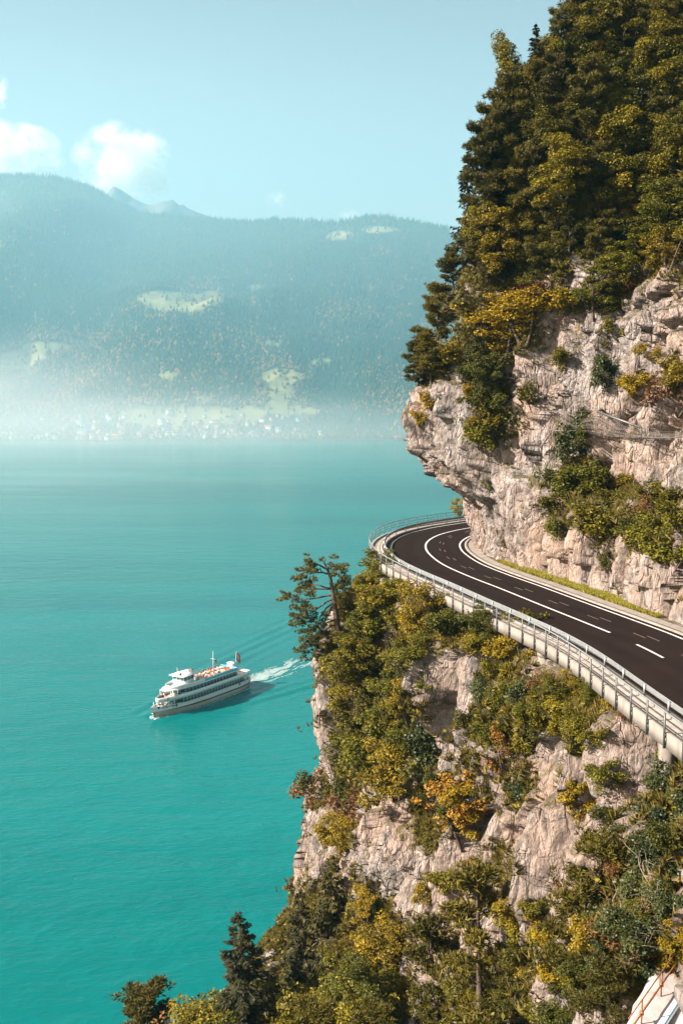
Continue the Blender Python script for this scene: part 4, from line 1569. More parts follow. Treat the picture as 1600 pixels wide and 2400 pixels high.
# ---- lower cliff
random.seed(33)
LOWER = [
        ('green', 905, 1400, 110, 1.2), ('green', 892, 1450, 85, 1.1), ('olive_shrub', 880, 1365, 60, 1.2), ('gold', 850, 1395, 55, 1.0), ('green', 900, 1500, 150, 1.2), ('gold_shrub', 920, 1420, 70, 1.2), ('gold', 985, 1490, 140, 1.2),
        ('gold', 960, 1530, 120, 1.1), ('green', 872, 1545, 115, 1.1), ('green', 815, 1600, 100, 1.2), ('beech', 850, 1620, 170, 1.3), ('beech', 900, 1600, 160, 1.2), ('green', 950, 1640, 150, 1.1), ('gold', 960, 1690, 110, 1.0),
        ('beech', 820, 1690, 160, 1.2), ('beech', 880, 1720, 180, 1.2), ('green', 930, 1740, 150, 1.1), ('beech', 830, 1800, 170, 1.2), ('green', 890, 1830, 190, 1.25), ('gold', 920, 1880, 150, 1.2), ('ivy_shrub', 980, 1810, 120, 1.0), ('ivy_shrub', 1000, 1740, 110, 1.0),
        ('russet_shrub', 815, 1910, 80, 1.1), ('russet_shrub', 740, 1880, 80, 1.1), ('olive_shrub', 755, 1850, 60, 1.2), ('gold', 800, 2010, 110, 1.0), ('gold_shrub', 780, 1960, 60, 1.0), ('green_shrub', 830, 1890, 70, 1.1),
        ('orange', 1090, 1985, 165, 1.1), ('orange', 1125, 1950, 130, 1.0), ('orange', 1175, 1810, 120, 0.8), ('gold', 1060, 1960, 130, 1.0), ('ivy_shrub', 1130, 1640, 100, 0.9), ('ivy_shrub', 1215, 1640, 90, 1.1), ('green_shrub', 1060, 1490, 70, 1.3), ('green_shrub', 1110, 1480, 70, 1.3),
        ('gold', 1180, 1500, 80, 1.4), ('green', 1140, 1500, 80, 1.5), ('olive_shrub', 1210, 1480, 60, 1.2), ('olive_shrub', 1030, 1455, 50, 1.2), ('gold_shrub', 1200, 1540, 60, 1.2), ('olive_shrub', 1170, 1580, 70, 1.2), ('green_shrub', 1180, 1660, 80, 1.2),
        ('green', 1300, 1640, 90, 1.3), ('gold', 1345, 1620, 80, 1.3), ('green', 1390, 1640, 80, 1.3), ('gold_shrub', 1440, 1650, 60, 1.3), ('russet_shrub', 1470, 1680, 50, 1.2), ('olive_shrub', 1290, 1700, 70, 1.4), ('green_shrub', 1240, 1680, 70, 1.3), ('olive_shrub', 1220, 1740, 70, 1.4),
        ('green_shrub', 1150, 1740, 80, 1.2), ('olive_shrub', 1110, 1700, 70, 1.2), ('olive_shrub', 1350, 1700, 70, 1.3), ('olive_shrub', 1390, 1740, 70, 1.2), ('green_shrub', 1410, 1830, 90, 1.1), ('gold_shrub', 1350, 1900, 100, 1.0), ('gold_shrub', 1360, 1850, 60, 1.1),
        ('ivy_shrub', 1560, 1860, 132, 1.0), ('ivy_shrub', 1590, 1930, 140, 1.0), ('ivy_shrub', 1530, 1950, 109, 1.1), ('ivy_shrub', 1580, 2030, 132, 1.1), ('green_shrub', 1590, 1990, 120, 1.0), ('ivy_shrub', 1470, 2010, 109, 1.1), ('ivy_shrub', 1430, 2080, 117, 1.2), ('ivy_shrub', 1500, 2100, 132, 1.1),
        ('ivy_shrub', 1400, 2150, 124, 1.2), ('ivy_shrub', 1560, 2130, 117, 1.0), ('ivy_shrub', 1450, 2200, 124, 1.2), ('ivy_shrub', 1500, 2230, 124, 1.2), ('green_shrub', 1440, 1930, 90, 1.1), ('gold', 1590, 2220, 110, 1.0), ('gold_shrub', 1560, 2220, 70, 1.0), ('orange', 1600, 2215, 60, 1.2),
        ('bare_shrub', 1560, 2090, 160, 1.2), ('bare_shrub', 1500, 2060, 120, 1.1), ('bare_shrub', 1350, 2110, 140, 1.1), ('bare_shrub', 1470, 2170, 140, 1.2), ('russet_shrub', 1330, 2080, 90, 1.1), ('bare_shrub', 1540, 2180, 140, 1.1),
        ('gold_shrub', 1120, 2060, 50, 2.0), ('green_shrub', 1140, 2110, 80, 1.0), ('gold_shrub', 1190, 2140, 70, 1.3), ('olive_shrub', 1240, 2130, 60, 1.3), ('olive_shrub', 1050, 2080, 80, 1.1), ('gold_shrub', 1010, 2110, 70, 1.1), ('olive_shrub', 1220, 2200, 80, 1.2), ('gold_shrub', 1270, 2190, 80, 1.2),
        ('sparse_pine', 1348, 2270, 340, 1.0), ('sparse_pine', 1105, 2440, 370, 1.1), ('sparse_pine', 1015, 2450, 270, 1.1), ('sparse_pine', 1478, 2405, 200, 1.2), ('sparse_pine', 1440, 2420, 190, 1.3), ('sparse_pine', 1380, 2440, 190, 1.3), ('sparse_pine', 1180, 2460, 230, 1.3),
        ('green', 1160, 2420, 120, 1.2), ('gold_shrub', 1190, 2370, 80, 1.3), ('olive_shrub', 1260, 2390, 90, 1.4), ('green_shrub', 1310, 2400, 100, 1.3), ('green', 1340, 2330, 120, 1.2), ('green_shrub', 1380, 2300, 90, 1.3), ('gold_shrub', 1300, 2300, 80, 1.2), ('gold_shrub', 1250, 2270, 80, 1.1),
        ('gold', 870, 2280, 110, 1.0), ('gold', 855, 2160, 90, 0.8), ('gold_shrub', 900, 2230, 80, 1.1), ('gold', 930, 2290, 120, 1.1), ('green', 880, 2400, 150, 1.2), ('green', 820, 2420, 160, 1.3)]
for kind, px, py, h, w in LOWER:
    if 'shrub' in kind and px > 1000 and py > 1560:
        h *= 0.66
    elif px > 1150 and kind in ('green', 'gold'):
        h *= 0.75
    plant_px(kind, px, py, h, BV_LO, 0.15, w)
# filler shrubs on the ledges, thinner on bare rock
cand = []
for _ in range(900):
    px, py = random.uniform(740, 1600), random.uniform(1340, 2390)
    p, n = hit(BV_LO, px, py)
    if p is None or p[2] > ZR - 2:
        continue
    if float(veg_value(p[None])[0]) < 0.72:
        continue
    if (1430 < px < 1560 and 1640 < py < 1900) or any(abs(px - a) < 34 and abs(py - b) < 34 for a, b in cand):
        continue
    cand.append((px, py))
    kind = pick([('olive_shrub', 4), ('green_shrub', 3), ('gold_shrub', 1.6), ('russet_shrub', 0.7), ('ivy_shrub', 1.5 if px > 1350 else 0.5)])
    plant(kind, p - np.array([0, 0, 0.2]), random.uniform(0.7, 1.6), None, (0, 0), random.uniform(1.0, 1.5))
    if len(cand) > 90:
        break

# ---- trees rising from the shore slope at the foot of the picture: kind, top px, top py, depth, height, width
for kind, px, py, Y, h, w in [
        ('big_spruce', 765, 2000, 93, 21, 1.0), ('big_spruce', 722, 2080, 90, 18, 1.0), ('big_spruce', 577, 2130, 78, 17, 1.4), ('big_spruce', 560, 2190, 80, 15, 1.0), ('big_spruce', 690, 2200, 84, 15, 1.0), ('pine', 370, 2320, 82, 11, 1.3), ('beech', 570, 2290, 82, 10, 1.1),
        ('big_spruce', 645, 2260, 80, 14, 1.0), ('gold', 520, 2330, 80, 8, 1.2), ('beech', 720, 2310, 80, 11, 1.1), ('beech', 850, 2300, 80, 12, 1.2), ('green', 610, 2340, 78, 10, 1.3), ('pine', 760, 2340, 76, 11, 1.2), ('gold', 690, 2350, 76, 9, 1.2),
        ('russet_shrub', 465, 2365, 80, 4, 1.4), ('beech', 480, 2370, 79, 9, 1.1), ('pine', 900, 2350, 76, 10, 1.1), ('pine', 1000, 2290, 72, 13, 1.1), ('green', 840, 2390, 74, 9, 1.3), ('beech', 560, 2385, 76, 9, 1.2)]:
    hr = [hit(BV_LO, px + a, py + b)[0] for a, b in ((0, 0), (25, 40), (-25, 40), (0, 120))]
    hr = [c[1] for c in hr if c is not None]
    if hr:
        Y = min(Y, min(hr) - 2.2)
    h = h * min(1.0, Y / 80)
    tip = at(px, py, Y)
    plant(kind, tip - np.array([0, 0, h]), h, None, (0, 0), w)


# ---- the leaning pine on the rock knob, limb by limb
def hero_pine():
    rng = np.random.default_rng(77)
    base, _ = hit(BV_LO, 800, 1500)
    Y = base[1] - 0.3
    sc = Y / F

    def L(px, py, dy=0.0):
        return at(px, py, Y + dy) - base
    t = thing('leaning_pine', 'leaning lone pine with one-sided drooping crown on the cliff edge above the lake', 'tree', tuple(base))
    tb = MB()
    tr = np.array([L(800, 1515), L(793, 1480), L(787, 1440), L(783, 1410), L(778, 1378), L(772, 1345), L(763, 1325), L(756, 1312)])
    tb.tube(tr, [0.36, 0.31, 0.27, 0.24, 0.20, 0.15, 0.10, 0.05], 8)
    limbs = [[(772, 1345), (750, 1340), (720, 1345), (708, 1335)], [(768, 1335), (745, 1322), (722, 1320), (712, 1326)], [(772, 1350), (790, 1345), (805, 1362), (812, 1370)], [(766, 1330), (785, 1325), (798, 1335)],
             [(777, 1380), (745, 1379), (715, 1382), (690, 1400), (677, 1405)], [(777, 1380), (740, 1370), (708, 1372), (698, 1368)], [(780, 1405), (755, 1418), (735, 1432), (712, 1430), (700, 1425)], [(782, 1412), (758, 1430), (745, 1460), (722, 1490)],
             [(783, 1415), (765, 1445), (760, 1470), (756, 1490)], [(786, 1452), (765, 1460), (748, 1482), (725, 1495), (700, 1525)], [(788, 1465), (772, 1470), (752, 1492), (735, 1505), (715, 1530)], [(783, 1410), (800, 1408), (806, 1405)],
             [(779, 1385), (796, 1378), (808, 1385)], [(750, 1488), (742, 1520), (752, 1535), (762, 1545)], [(745, 1460), (722, 1455), (700, 1462)], [(780, 1395), (742, 1400), (715, 1408), (706, 1440)], [(785, 1430), (800, 1425), (812, 1400)]]
    pads = []
    for k, l in enumerate(limbs):
        dy = rng.uniform(-1.6, 1.6)
        pts = np.array([L(a, b, dy * i / (len(l) - 1)) for i, (a, b) in enumerate(l)])
        pts = np.stack([np.interp(np.linspace(0, 1, 9), np.linspace(0, 1, len(pts)), pts[:, c]) for c in range(3)], -1)
        pts[1:-1] += rng.normal(size=(7, 3)) * 0.05
        tb.tube(pts, np.linspace(0.11, 0.018, 9), 5)
        for i in (4, 5, 6, 7, 8, 8):
            for _ in range(2):
                tw = branch_path(pts[i], rng.normal(size=3) * np.array([1, 1, 0.6]), rng.uniform(0.5, 1.1), rng, 4, 0.3)
                tb.tube(tw, np.linspace(0.025, 0.008, 4), 3)
                if rng.random() < 0.85:
                    pads.append((tw[-1], rng.uniform(0.28, 0.58), 0.5))
    pads.append((tr[-1], 0.45, 0.6))
    V, T = [], []
    pine_pads(V, T, 0, pads, rng, 0.25, 6, 1.0)
    tb.build('trunk', M['bark'], t, True)
    link('crown', make_mesh('crown', np.concatenate(V), None, np.concatenate(T), [M['pine_light']]), t)


hero_pine()

# ---- ground cover that nobody could count
def scatter_cover(name, label, P, veg, dens, size, mat, lo, seed, blades=False, sel=None):
    rng = np.random.default_rng(seed)
    A = P[:-1, :-1]
    e1 = P[1:, :-1] - A
    e2 = P[:-1, 1:] - A
    nr = np.cross(e1, e2)
    area = np.linalg.norm(nr, axis=-1)
    px, py = project(A)
    wgt = area * np.clip((veg[:-1, :-1] - lo) / (1 - lo), 0, 1) * ((px > -50) & (px < 1700) & (py > -150) & (py < 2550))
    if sel is not None:
        wgt = wgt * sel(A, px, py)
    cnt = rng.poisson(wgt * dens)
    ii, jj = np.nonzero(cnt)
    rep = cnt[ii, jj]
    ii, jj = np.repeat(ii, rep), np.repeat(jj, rep)
    u, v = rng.random(len(ii))[:, None], rng.random(len(ii))[:, None]
    c = A[ii, jj] + e1[ii, jj] * u + e2[ii, jj] * v
    n = unit(nr[ii, jj])
    n = n * np.where((n @ -DIR) < 0, -1, 1)[:, None]
    if blades:
        ax = unit(n * 0.55 + np.array([0, 0, 0.9]))
        vv_, t = needle_tris(c - n * 0.05, ax, size, rng, 0.06, 6, 0.5)
        me = make_mesh(name, vv_, None, t, [M[mat]])
    else:
        c = c + n * rng.uniform(0.0, 0.35, len(c))[:, None]
        vv_, q = leaf_quads(c, size, rng, 0.3, n * 0.8)
        me = make_mesh(name, vv_, q, None, [M[mat]])
    o = link(name, me)
    tag(o, label, 'ground cover', None, 'stuff')


scatter_cover('dry_grass', 'dry olive and ochre grass clinging to the upper cliff ledges', P_up, veg_up, 16.0, 0.58, 'dry_grass', 0.22, 5, True, lambda A, px, py: (A[..., 2] < ZR + 34))
scatter_cover('dry_grass', 'dry olive and ochre grass on the lower cliff ledges', P_lo, veg_lo, 20.0, 0.60, 'dry_grass', 0.20, 6, True)
scatter_cover('undergrowth', 'dark leafy undergrowth beneath the trees of the upper slope', P_up, veg_up, 6.0, 0.22, 'green', 0.45, 7, False)
scatter_cover('undergrowth', 'leafy undergrowth between the shrubs of the lower cliff', P_lo, veg_lo, 7.0, 0.19, 'beech', 0.45, 8, False)


def verge_grass():
    rng = np.random.default_rng(3)
    i0, i1 = ci(96), ci(69.5)
    n = 5200
    i = rng.integers(i0, i1, n)
    f = (i - i0) / (i1 - i0)
    wid = 0.25 + 1.6 * np.sin(np.pi * f) ** 0.7
    o = 5.55 + wid * rng.random(n)
    p = cen[i] + INN[i] * o[:, None] + _t[i] * rng.uniform(-0.3, 0.3, n)[:, None]
    c = np.c_[p, np.full(n, ZR + 0.12)]
    v, t = needle_tris(c, np.repeat([[0, 0, 1.0]], n, 0), 0.30, rng, 0.05, 5, 0.5)
    o = link('verge_grass', make_mesh('verge_grass', v, None, t, [M['verge']]))
    tag(o, 'yellow-green grass strip between the road kerb and the rock wall', 'grass', None, 'stuff')


verge_grass()

# ------------------------------------------------------------------ rockfall net on the upper cliff
def rockfall_net():
    U = [(1325, 968), (1360, 981), (1395, 965), (1450, 983), (1500, 1003), (1560, 1012), (1625, 1012)]
    Lw = [(1332, 980), (1368, 1012), (1405, 1028), (1450, 1035), (1500, 1030), (1560, 1026), (1625, 1022)]
    outU = [0.3, 1.6, 2.4, 2.6, 2.8, 1.6, 0.8]
    outL = [0.3, 1.0, 1.4, 1.6, 1.6, 1.0, 0.5]

    def place(l, o):
        r = []
        for (a, b), q in zip(l, o):
            c, _ = hit(BV_UP, a, b)
            d = unit(np.array([0, 0, CAMZ]) - c)
            r.append(c + d * q)
        return np.array(r)
    u, w = place(U, outU), place(Lw, outL)
    for a in (u, w):
        a[1:-1, :2] = (a[:-2, :2] + a[1:-1, :2] * 2 + a[2:, :2]) / 4
    s = np.linspace(0, 1, 70)
    uu = np.stack([np.interp(s, np.linspace(0, 1, 7), u[:, k]) for k in range(3)], -1)
    ww = np.stack([np.interp(s, np.linspace(0, 1, 7), w[:, k]) for k in range(3)], -1)
    t = thing('rockfall_net', 'sagging steel wire rockfall net slung from the pale cliff wall', 'safety net', tuple(u[0]))
    mb = MB()
    rows = []
    for f in np.linspace(0, 1, 9):
        p = uu * (1 - f) + ww * f - DIR * (0.9 * math.sin(math.pi * f)) - np.array([0, 0, 0.25 * math.sin(math.pi * f)])
        rows.append(p)
        mb.tube(p, 0.016, 3)
    rows = np.array(rows)
    for i in range(0, 70):
        j = np.clip(i + np.arange(9) // 2, 0, 69)
        mb.tube(rows[np.arange(9), j], 0.015, 3)
        j = np.clip(i - np.arange(9) // 2, 0, 69)
        mb.tube(rows[np.arange(9), j], 0.015, 3)
    sub(mb, 'wire_mesh', M['net'], t)
    sub(MB().tube(np.array([uu[i] for i in range(0, 26, 2)]), 0.035, 5), 'edge_cable', M['net'], t)
    b0, _ = hit(BV_UP, 1400, 958)
    sub(MB().tube([b0 + DIR * 0.6, u[2], u[4]], 0.11, 6).tube([u[4], u[4] + np.array([0, 0, -1.0])], 0.09, 6), 'support_beam', M['rail_dark'], t)
    for (a, b), (c, d), r in (((1240, 962), (1395, 963), 0.025), ((1256, 1005), (1372, 1009), 0.04), ((1258, 1054), (1284, 1022), 0.06)):
        p, _ = hit(BV_UP, a, b)
        q, _ = hit(BV_UP, c, d)
        e = unit(np.array([0, 0, CAMZ]) - p) * 0.9
        sub(MB().tube([p + e, (p + q) / 2 + e * 1.1 - np.array([0, 0, 0.12]), q + e], r, 5), 'anchor_cable', M['net'], t)


rockfall_net()

# ------------------------------------------------------------------ old gallery below: pale wall, rusty railing, painted steel frame
def old_gallery():
    c, _ = hit(BV_LO, 1560, 2330)
    z = float(np.clip(100 - 0.62 * (c[1] - 1.0), 60, 80))

    def g(px, py, dz=0.0):
        return on_z(px, py, z) + np.array([0, 0, dz])
    t = thing('retaining_wall', 'pale weathered concrete wall top at the lower right corner', 'wall', tuple(g(1540, 2330)))
    rng = np.random.default_rng(4)
    edge = [(1430, 2470)] + [(1452 + (1550 - 1452) * f + rng.uniform(-3, 3), 2425 - (2425 - 2228) * f) for f in np.linspace(0, 1, 10)] + [(1600, 2190), (1660, 2150), (1780, 2150), (1780, 2560), (1430, 2560)]
    pts = np.array([g(a, b) for a, b in edge])
    mb = MB()
    n = len(pts)
    # broken, uneven top surface
    ring = [pts, pts * 0.6 + pts.mean(0) * 0.4, pts * 0.25 + pts.mean(0) * 0.75]
    v = [pts - np.array([0, 0, 3.5])] + [r + np.array([0, 0, 1.0]) * (0.18 * fbm(r / 0.9, 3, 8))[:, None] for r in ring] + [pts.mean(0)[None]]
    q = [[k * n + i, k * n + (i + 1) % n, (k + 1) * n + (i + 1) % n, (k + 1) * n + i] for k in range(3) for i in range(n)]
    mb.add(np.concatenate(v), q, [[3 * n + i, 3 * n + (i + 1) % n, 4 * n] for i in range(n)])
    sub(mb, 'wall_top', M['pale_concrete'], t)
    r = thing('rusty_railing', 'rusty steel pipe railing above the pale wall at the lower right', 'railing', tuple(g(1550, 2330)))
    a, b = g(1470, 2450), g(1660, 2170)
    lo = [a + (b - a) * f for f in np.linspace(0, 1, 6)]
    sub(MB().tube([p + np.array([0, 0, 0.55]) for p in lo], 0.045, 6), 'lower_rail', M['rust'], r)
    sub(MB().tube([p + np.array([0, 0, 1.15]) for p in lo], 0.03, 6), 'top_rail', M['rust'], r)
    for f in (0.14, 0.36, 0.58, 0.80, 1.0):
        p = a + (b - a) * f
        sub(MB().tube([p, p + np.array([0, 0, 1.16])], 0.035, 6).box(p + np.array([0, 0, 0.55]), (0.14, 0.14, 0.14)), 'railing_post', M['rust'], r)
    s = thing('steel_frame', 'pale blue painted steel beam frame beside the rusty railing at the lower right', 'steel frame', tuple(g(1580, 2380)))
    for x0, nm in ((1540, 'beam'), (1585, 'beam'), (1640, 'beam')):
        p, q_ = g(x0 - 30, 2470, 0.15), g(x0 + 120, 2245, 0.15)
        d = unit(q_ - p)
        R = np.stack([d, np.cross([0, 0, 1], d), [0, 0, 1]], 1)
        L = np.linalg.norm(q_ - p)
        sub(MB().box((p + q_) / 2, (L, 0.34, 0.06), 0, R).box((p + q_) / 2 - np.array([0, 0, 0.25]), (L, 0.06, 0.44), 0, R).box((p + q_) / 2 - np.array([0, 0, 0.5]), (L, 0.34, 0.06), 0, R), nm, M['pale_steel'], s)
    for k in range(5):
        f = 0.1 + 0.2 * k
        p = g(1540 - 30 + 150 * f, 2470 - 225 * f, -0.1)
        q_ = g(1640 - 30 + 150 * (f - 0.1), 2470 - 225 * (f - 0.1), -0.1)
        d = unit(q_ - p)
        R = np.stack([d, unit(np.cross([0, 0, 1], d)), [0, 0, 1]], 1)
        sub(MB().box((p + q_) / 2, (np.linalg.norm(q_ - p), 0.16, 0.22), 0, R), 'cross_member', M['pale_steel'], s)


old_gallery()

# ------------------------------------------------------------------ ferry
SHIP_L = float(np.linalg.norm(BOW - STERN))
YAW = math.atan2(HEAD[1], HEAD[0])
SHIP_K = SHIP_L / 49.1
SHIP_O = np.array([STERN[0], STERN[1], 0.0])


def hb_deck(x):
    x = np.asarray(x, float)
    f = np.clip((x - 27) / (51.2 - 27), 0, 1)
    s = np.clip((9 - x) / 10.5, 0, 1)
    return 4.75 * (1 - f ** 2.3) * np.sqrt(np.clip(1 - 0.75 * s ** 2.6, 0, 1))


def hb_wl(x):
    x = np.asarray(x, float)
    f = np.clip((x - 24) / (49.1 - 24), 0, 1)
    s = np.clip((10 - x) / 11, 0, 1)
    return 4.5 * (1 - f ** 1.9) * np.sqrt(np.clip(1 - 0.92 * s ** 2.2, 0, 1))


def sheer(x):
    x = np.asarray(x, float)
    return 3.0 + 1.0 * np.clip((x - 28) / 23, 0, 1) ** 1.7 + 0.25 * np.clip((8 - x) / 9, 0, 1)


def outline(x0, x1, inset=0.0, nose=0.0, n=26):
    """closed deck outline; nose rounds the forward end"""
    xs = x0 + (x1 - x0) * (1 - np.cos(np.linspace(0, math.pi, n))) / 2
    w = np.maximum(hb_deck(xs) - inset, 0.05)
    if nose > 0:
        e = np.clip((xs - (x1 - nose)) / nose, 0, 1)
        w = np.maximum(w * np.sqrt(np.clip(1 - 0.80 * e ** 2.2, 0, 1)), 0.3)
    return np.concatenate([np.stack([xs, w], -1), np.stack([xs[::-1], -w[::-1]], -1)])


def wall_ring(mb, poly, z0, z1, th=0.10, m=0):
    c = poly.mean(0)
    d = unit(poly - c)
    inn = poly - d * th
    k = len(poly)
    v = np.concatenate([np.c_[poly, np.full(k, z0)], np.c_[poly, np.full(k, z1)], np.c_[inn, np.full(k, z1)], np.c_[inn, np.full(k, z0)]])
    q = [[a * k + i, a * k + (i + 1) % k, ((a + 1) % 4) * k + (i + 1) % k, ((a + 1) % 4) * k + i] for a in range(4) for i in range(k)]
    return mb.add(v, q, None, m)


def person_mesh(seed, shirt, legs, hair, seated):
    rng = np.random.default_rng(seed)
    mb = MB()
    y0 = 0.45 if seated else 0.85
    if seated:
        for s in (-0.1, 0.1):
            mb.tube([[0.0, s, 0.47], [0.40, s, 0.48], [0.43, s, 0.25], [0.42, s, 0.02], [0.56, s, 0.03]], [0.095, 0.08, 0.065, 0.05, 0.045], 6, 1)
    else:
        for s in (-0.1, 0.1):
            mb.tube([[0, s, 0.88], [0.02, s, 0.48], [-0.02, s, 0.05], [0.12, s, 0.03]], [0.10, 0.075, 0.055, 0.045], 6, 1)
    mb.tube([[0, 0, y0 - 0.02], [0, 0, y0 + 0.2], [0, 0, y0 + 0.42], [0, 0, y0 + 0.54], [0.0, 0, y0 + 0.6]], [0.17, 0.16, 0.20, 0.15, 0.06], 8, 0)
    for s in (-1, 1):
        mb.tube([[0, s * 0.2, y0 + 0.50], [0.03, s * 0.27, y0 + 0.24], [0.24, s * 0.2, y0 + 0.12]], [0.065, 0.05, 0.04], 5, 0)
        mb.ball((0.28, s * 0.19, y0 + 0.11), 0.045, 2)
    mb.tube([[0, 0, y0 + 0.56], [0.01, 0, y0 + 0.68]], 0.055, 6, 2)
    mb.ball((0.02, 0, y0 + 0.75), (0.10, 0.085, 0.125), 2, 8)
    mb.ball((-0.015, 0, y0 + 0.79), (0.105, 0.092, 0.105), 3, 8)
    return mb.mesh('person', [shirt, legs, M['skin'], hair], True)


M['skin'] = plain('skin', (0.52, 0.30, 0.21), 0.6, 0.05)
SHIRTS = {'red': (0.55, 0.05, 0.04), 'orange': (0.68, 0.20, 0.06), 'white': (0.75, 0.72, 0.70), 'black': (0.02, 0.02, 0.025), 'pink': (0.62, 0.30, 0.28), 'dark blue': (0.03, 0.05, 0.13)}
SHIRT_M = {k: plain(k.replace(' ', '_') + '_jacket', c, 0.8, 0.1) for k, c in SHIRTS.items()}
LEG_M = plain('dark_trousers', (0.03, 0.03, 0.04), 0.8, 0.1)
HAIR_M = [plain('dark_hair', (0.02, 0.014, 0.01), 0.7, 0.1), plain('fair_hair', (0.30, 0.18, 0.08), 0.7, 0.1)]


def ship_pt(x, y, z):
    x, y, z = x * SHIP_K, y * SHIP_K, z * SHIP_K
    return (SHIP_O[0] + HEAD[0] * x + PORT[0] * y, SHIP_O[1] + HEAD[1] * x + PORT[1] * y, z)


def ferry():
    t = thing('passenger_ferry', 'white three-deck passenger ferry with red stern flag crossing the lake', 'ferry', tuple(SHIP_O))
    t.rotation_euler = (0, 0, YAW)
    t.scale = (SHIP_K,) * 3
    W = M['white']
    # hull
    lv = [-0.9, 0.0, 1.25, 1.75]
    f = np.linspace(0, 1, 44)
    hull = MB()
    rows = []
    for k, z in enumerate(lv + ['top']):
        lam = min(1, max(0, (z if z != 'top' else 3.6) / 3.6)) ** 0.8
        x0, x1 = -0.6 * 0 - 1.4 * lam, 49.1 + 2.1 * lam
        xs = x0 + (x1 - x0) * f
        xw = 49.1 * f
        w = hb_wl(xw) * (1 - lam) + hb_deck(np.minimum(xs, 51.2)) * lam
        if z == -0.9:
            w = w * 0.9
        zz = sheer(xs) if z == 'top' else np.full(44, z + 0.75 * np.clip((xs - 28) / 23, 0, 1) ** 1.7 * (1 if z > 0.5 else 0))
        rows.append(np.stack([xs, w, zz], -1))
    rows = np.array(rows)
    for sgn in (1, -1):
        v = rows * np.array([1, sgn, 1])
        n = 44
        for k, m in ((0, 1), (1, 1), (2, 2), (3, 0)):
            q = np.stack([np.arange(n - 1), np.arange(1, n), n + np.arange(1, n), n + np.arange(n - 1)], -1)
            hull.add(np.concatenate([v[k], v[k + 1]]), q if sgn < 0 else q[:, ::-1], None, m)
        inn = v[4].copy()
        inn[:, 1] -= sgn * np.minimum(0.18, rows[4][:, 1])
        hull.add(np.concatenate([v[4], inn]), np.stack([np.arange(n - 1), np.arange(1, n), n + np.arange(1, n), n + np.arange(n - 1)], -1), None, 0)
        low = inn.copy()
        low[:, 2] = 2.0
        hull.add(np.concatenate([inn, low]), np.stack([np.arange(n - 1), np.arange(1, n), n + np.arange(1, n), n + np.arange(n - 1)], -1), None, 0)
    st = rows[:, 0]
    for k in range(4):
        a, b = st[k], st[k + 1]
        hull.add([[a[0], -a[1], a[2]], [a[0], a[1], a[2]], [b[0], b[1], b[2]], [b[0], -b[1], b[2]]], [[0, 1, 2, 3]], None, (1, 1, 2, 0)[k])
    hull.build('hull', [W, M['cream'], M['black']], t)
    MB().prism(outline(-1.3, 50.4, 0.12), 1.85, 2.0).build('main_deck', M['wood_deck'], t)
    # anchor on the stem
    MB().tube([[49.6, 0.55, 1.6], [50.0, 0.42, 0.7], [49.6, 0.4, 0.35]], 0.16, 6).tube([[49.4, 0.9, 0.75], [50.0, 0.42, 0.55], [50.2, 0.0, 0.7]], 0.12, 5).build('anchor', M['black'], t)
    # main saloon
    s = MB().prism(outline(5, 39.5, 0.55, 3), 2.0, 3.05).build('main_saloon', W, t)
    MB().prism(outline(5.05, 39.45, 0.60, 3), 3.05, 4.95).build('window', M['window'], s)
    mull = MB()
    for x in np.arange(6, 39, 1.6):
        for sg in (1, -1):
            mull.box((x, sg * (hb_deck(x) - 0.56), 4.0), (0.07, 0.10, 1.9))
    mull.build('window_mullion', W, s)
    MB().box((40.2, 0, 3.4), (0.08, 4.4, 2.7)).build('front_window', M['window_teal'], s)
    for x, y in ((42.5, 3.2), (42.5, -3.2), (46.0, 2.0), (46.0, -2.0), (1.5, 3.9), (1.5, -3.9), (3.8, 4.2), (3.8, -4.2), (48.6, 0.9), (48.6, -0.9)):
        MB().tube([[x, y, 2.0], [x, y, 5.1]], 0.09, 6).build('stanchion', W, t)
    # upper deck
    u = MB().prism(outline(1.0, 47.8, 0.05, 5.5), 4.95, 5.2).build('upper_deck', W, t)
    wall_ring(MB(), outline(1.0, 47.9, 0.0, 5.5), 5.0, 6.45).build('upper_bulwark', W, u)
    MB().prism(outline(1.2, 47.5, 0.3, 5.5), 5.2, 5.23).build('deck_planking', M['wood_deck'], u)
    s2 = MB().prism(outline(9, 38, 0.75, 2.5), 5.23, 6.3).build('upper_saloon', W, t)
    MB().prism(outline(9.05, 37.95, 0.80, 2.5), 6.3, 8.1).build('window', M['window'], s2)
    mull = MB()
    for x in np.arange(10, 38, 1.8):
        for sg in (1, -1):
            mull.box((x, sg * (hb_deck(x) - 0.76), 7.2), (0.07, 0.10, 1.8))
    mull.build('window_mullion', W, s2)
    MB().box((38.4, 0.6, 6.9), (0.08, 3.6, 2.3)).build('front_window', M['window_teal'], s2)
    for x, y in ((43.6, 2.5), (43.6, -2.5), (41, 3.4), (41, -3.4), (8.0, 3.7), (8.0, -3.7)):
        MB().tube([[x, y, 5.2], [x, y, 8.3]], 0.09, 6).build('stanchion', W, t)
    # sun deck
    r = MB().prism(outline(5.5, 44.6, 0.15, 4.0), 8.1, 8.42).build('sun_deck', W, t)
    MB().prism(outline(8.5, 28.5, 0.6), 8.42, 8.45).build('deck_planking', M['wood_deck'], r)
    wall_ring(MB(), outline(27.5, 42.2, 0.5, 3.5), 8.42, 9.55).build('front_bulwark', W, r)
    wall_ring(MB(), outline(9.0, 27.4, 0.4), 8.42, 9.45, 0.06).build('side_panel', M['blue_panel'], r)
    MB().tube(np.c_[outline(9.0, 27.4, 0.4), np.full(52, 9.52)], 0.06, 5).build('hand_rail', W, r)
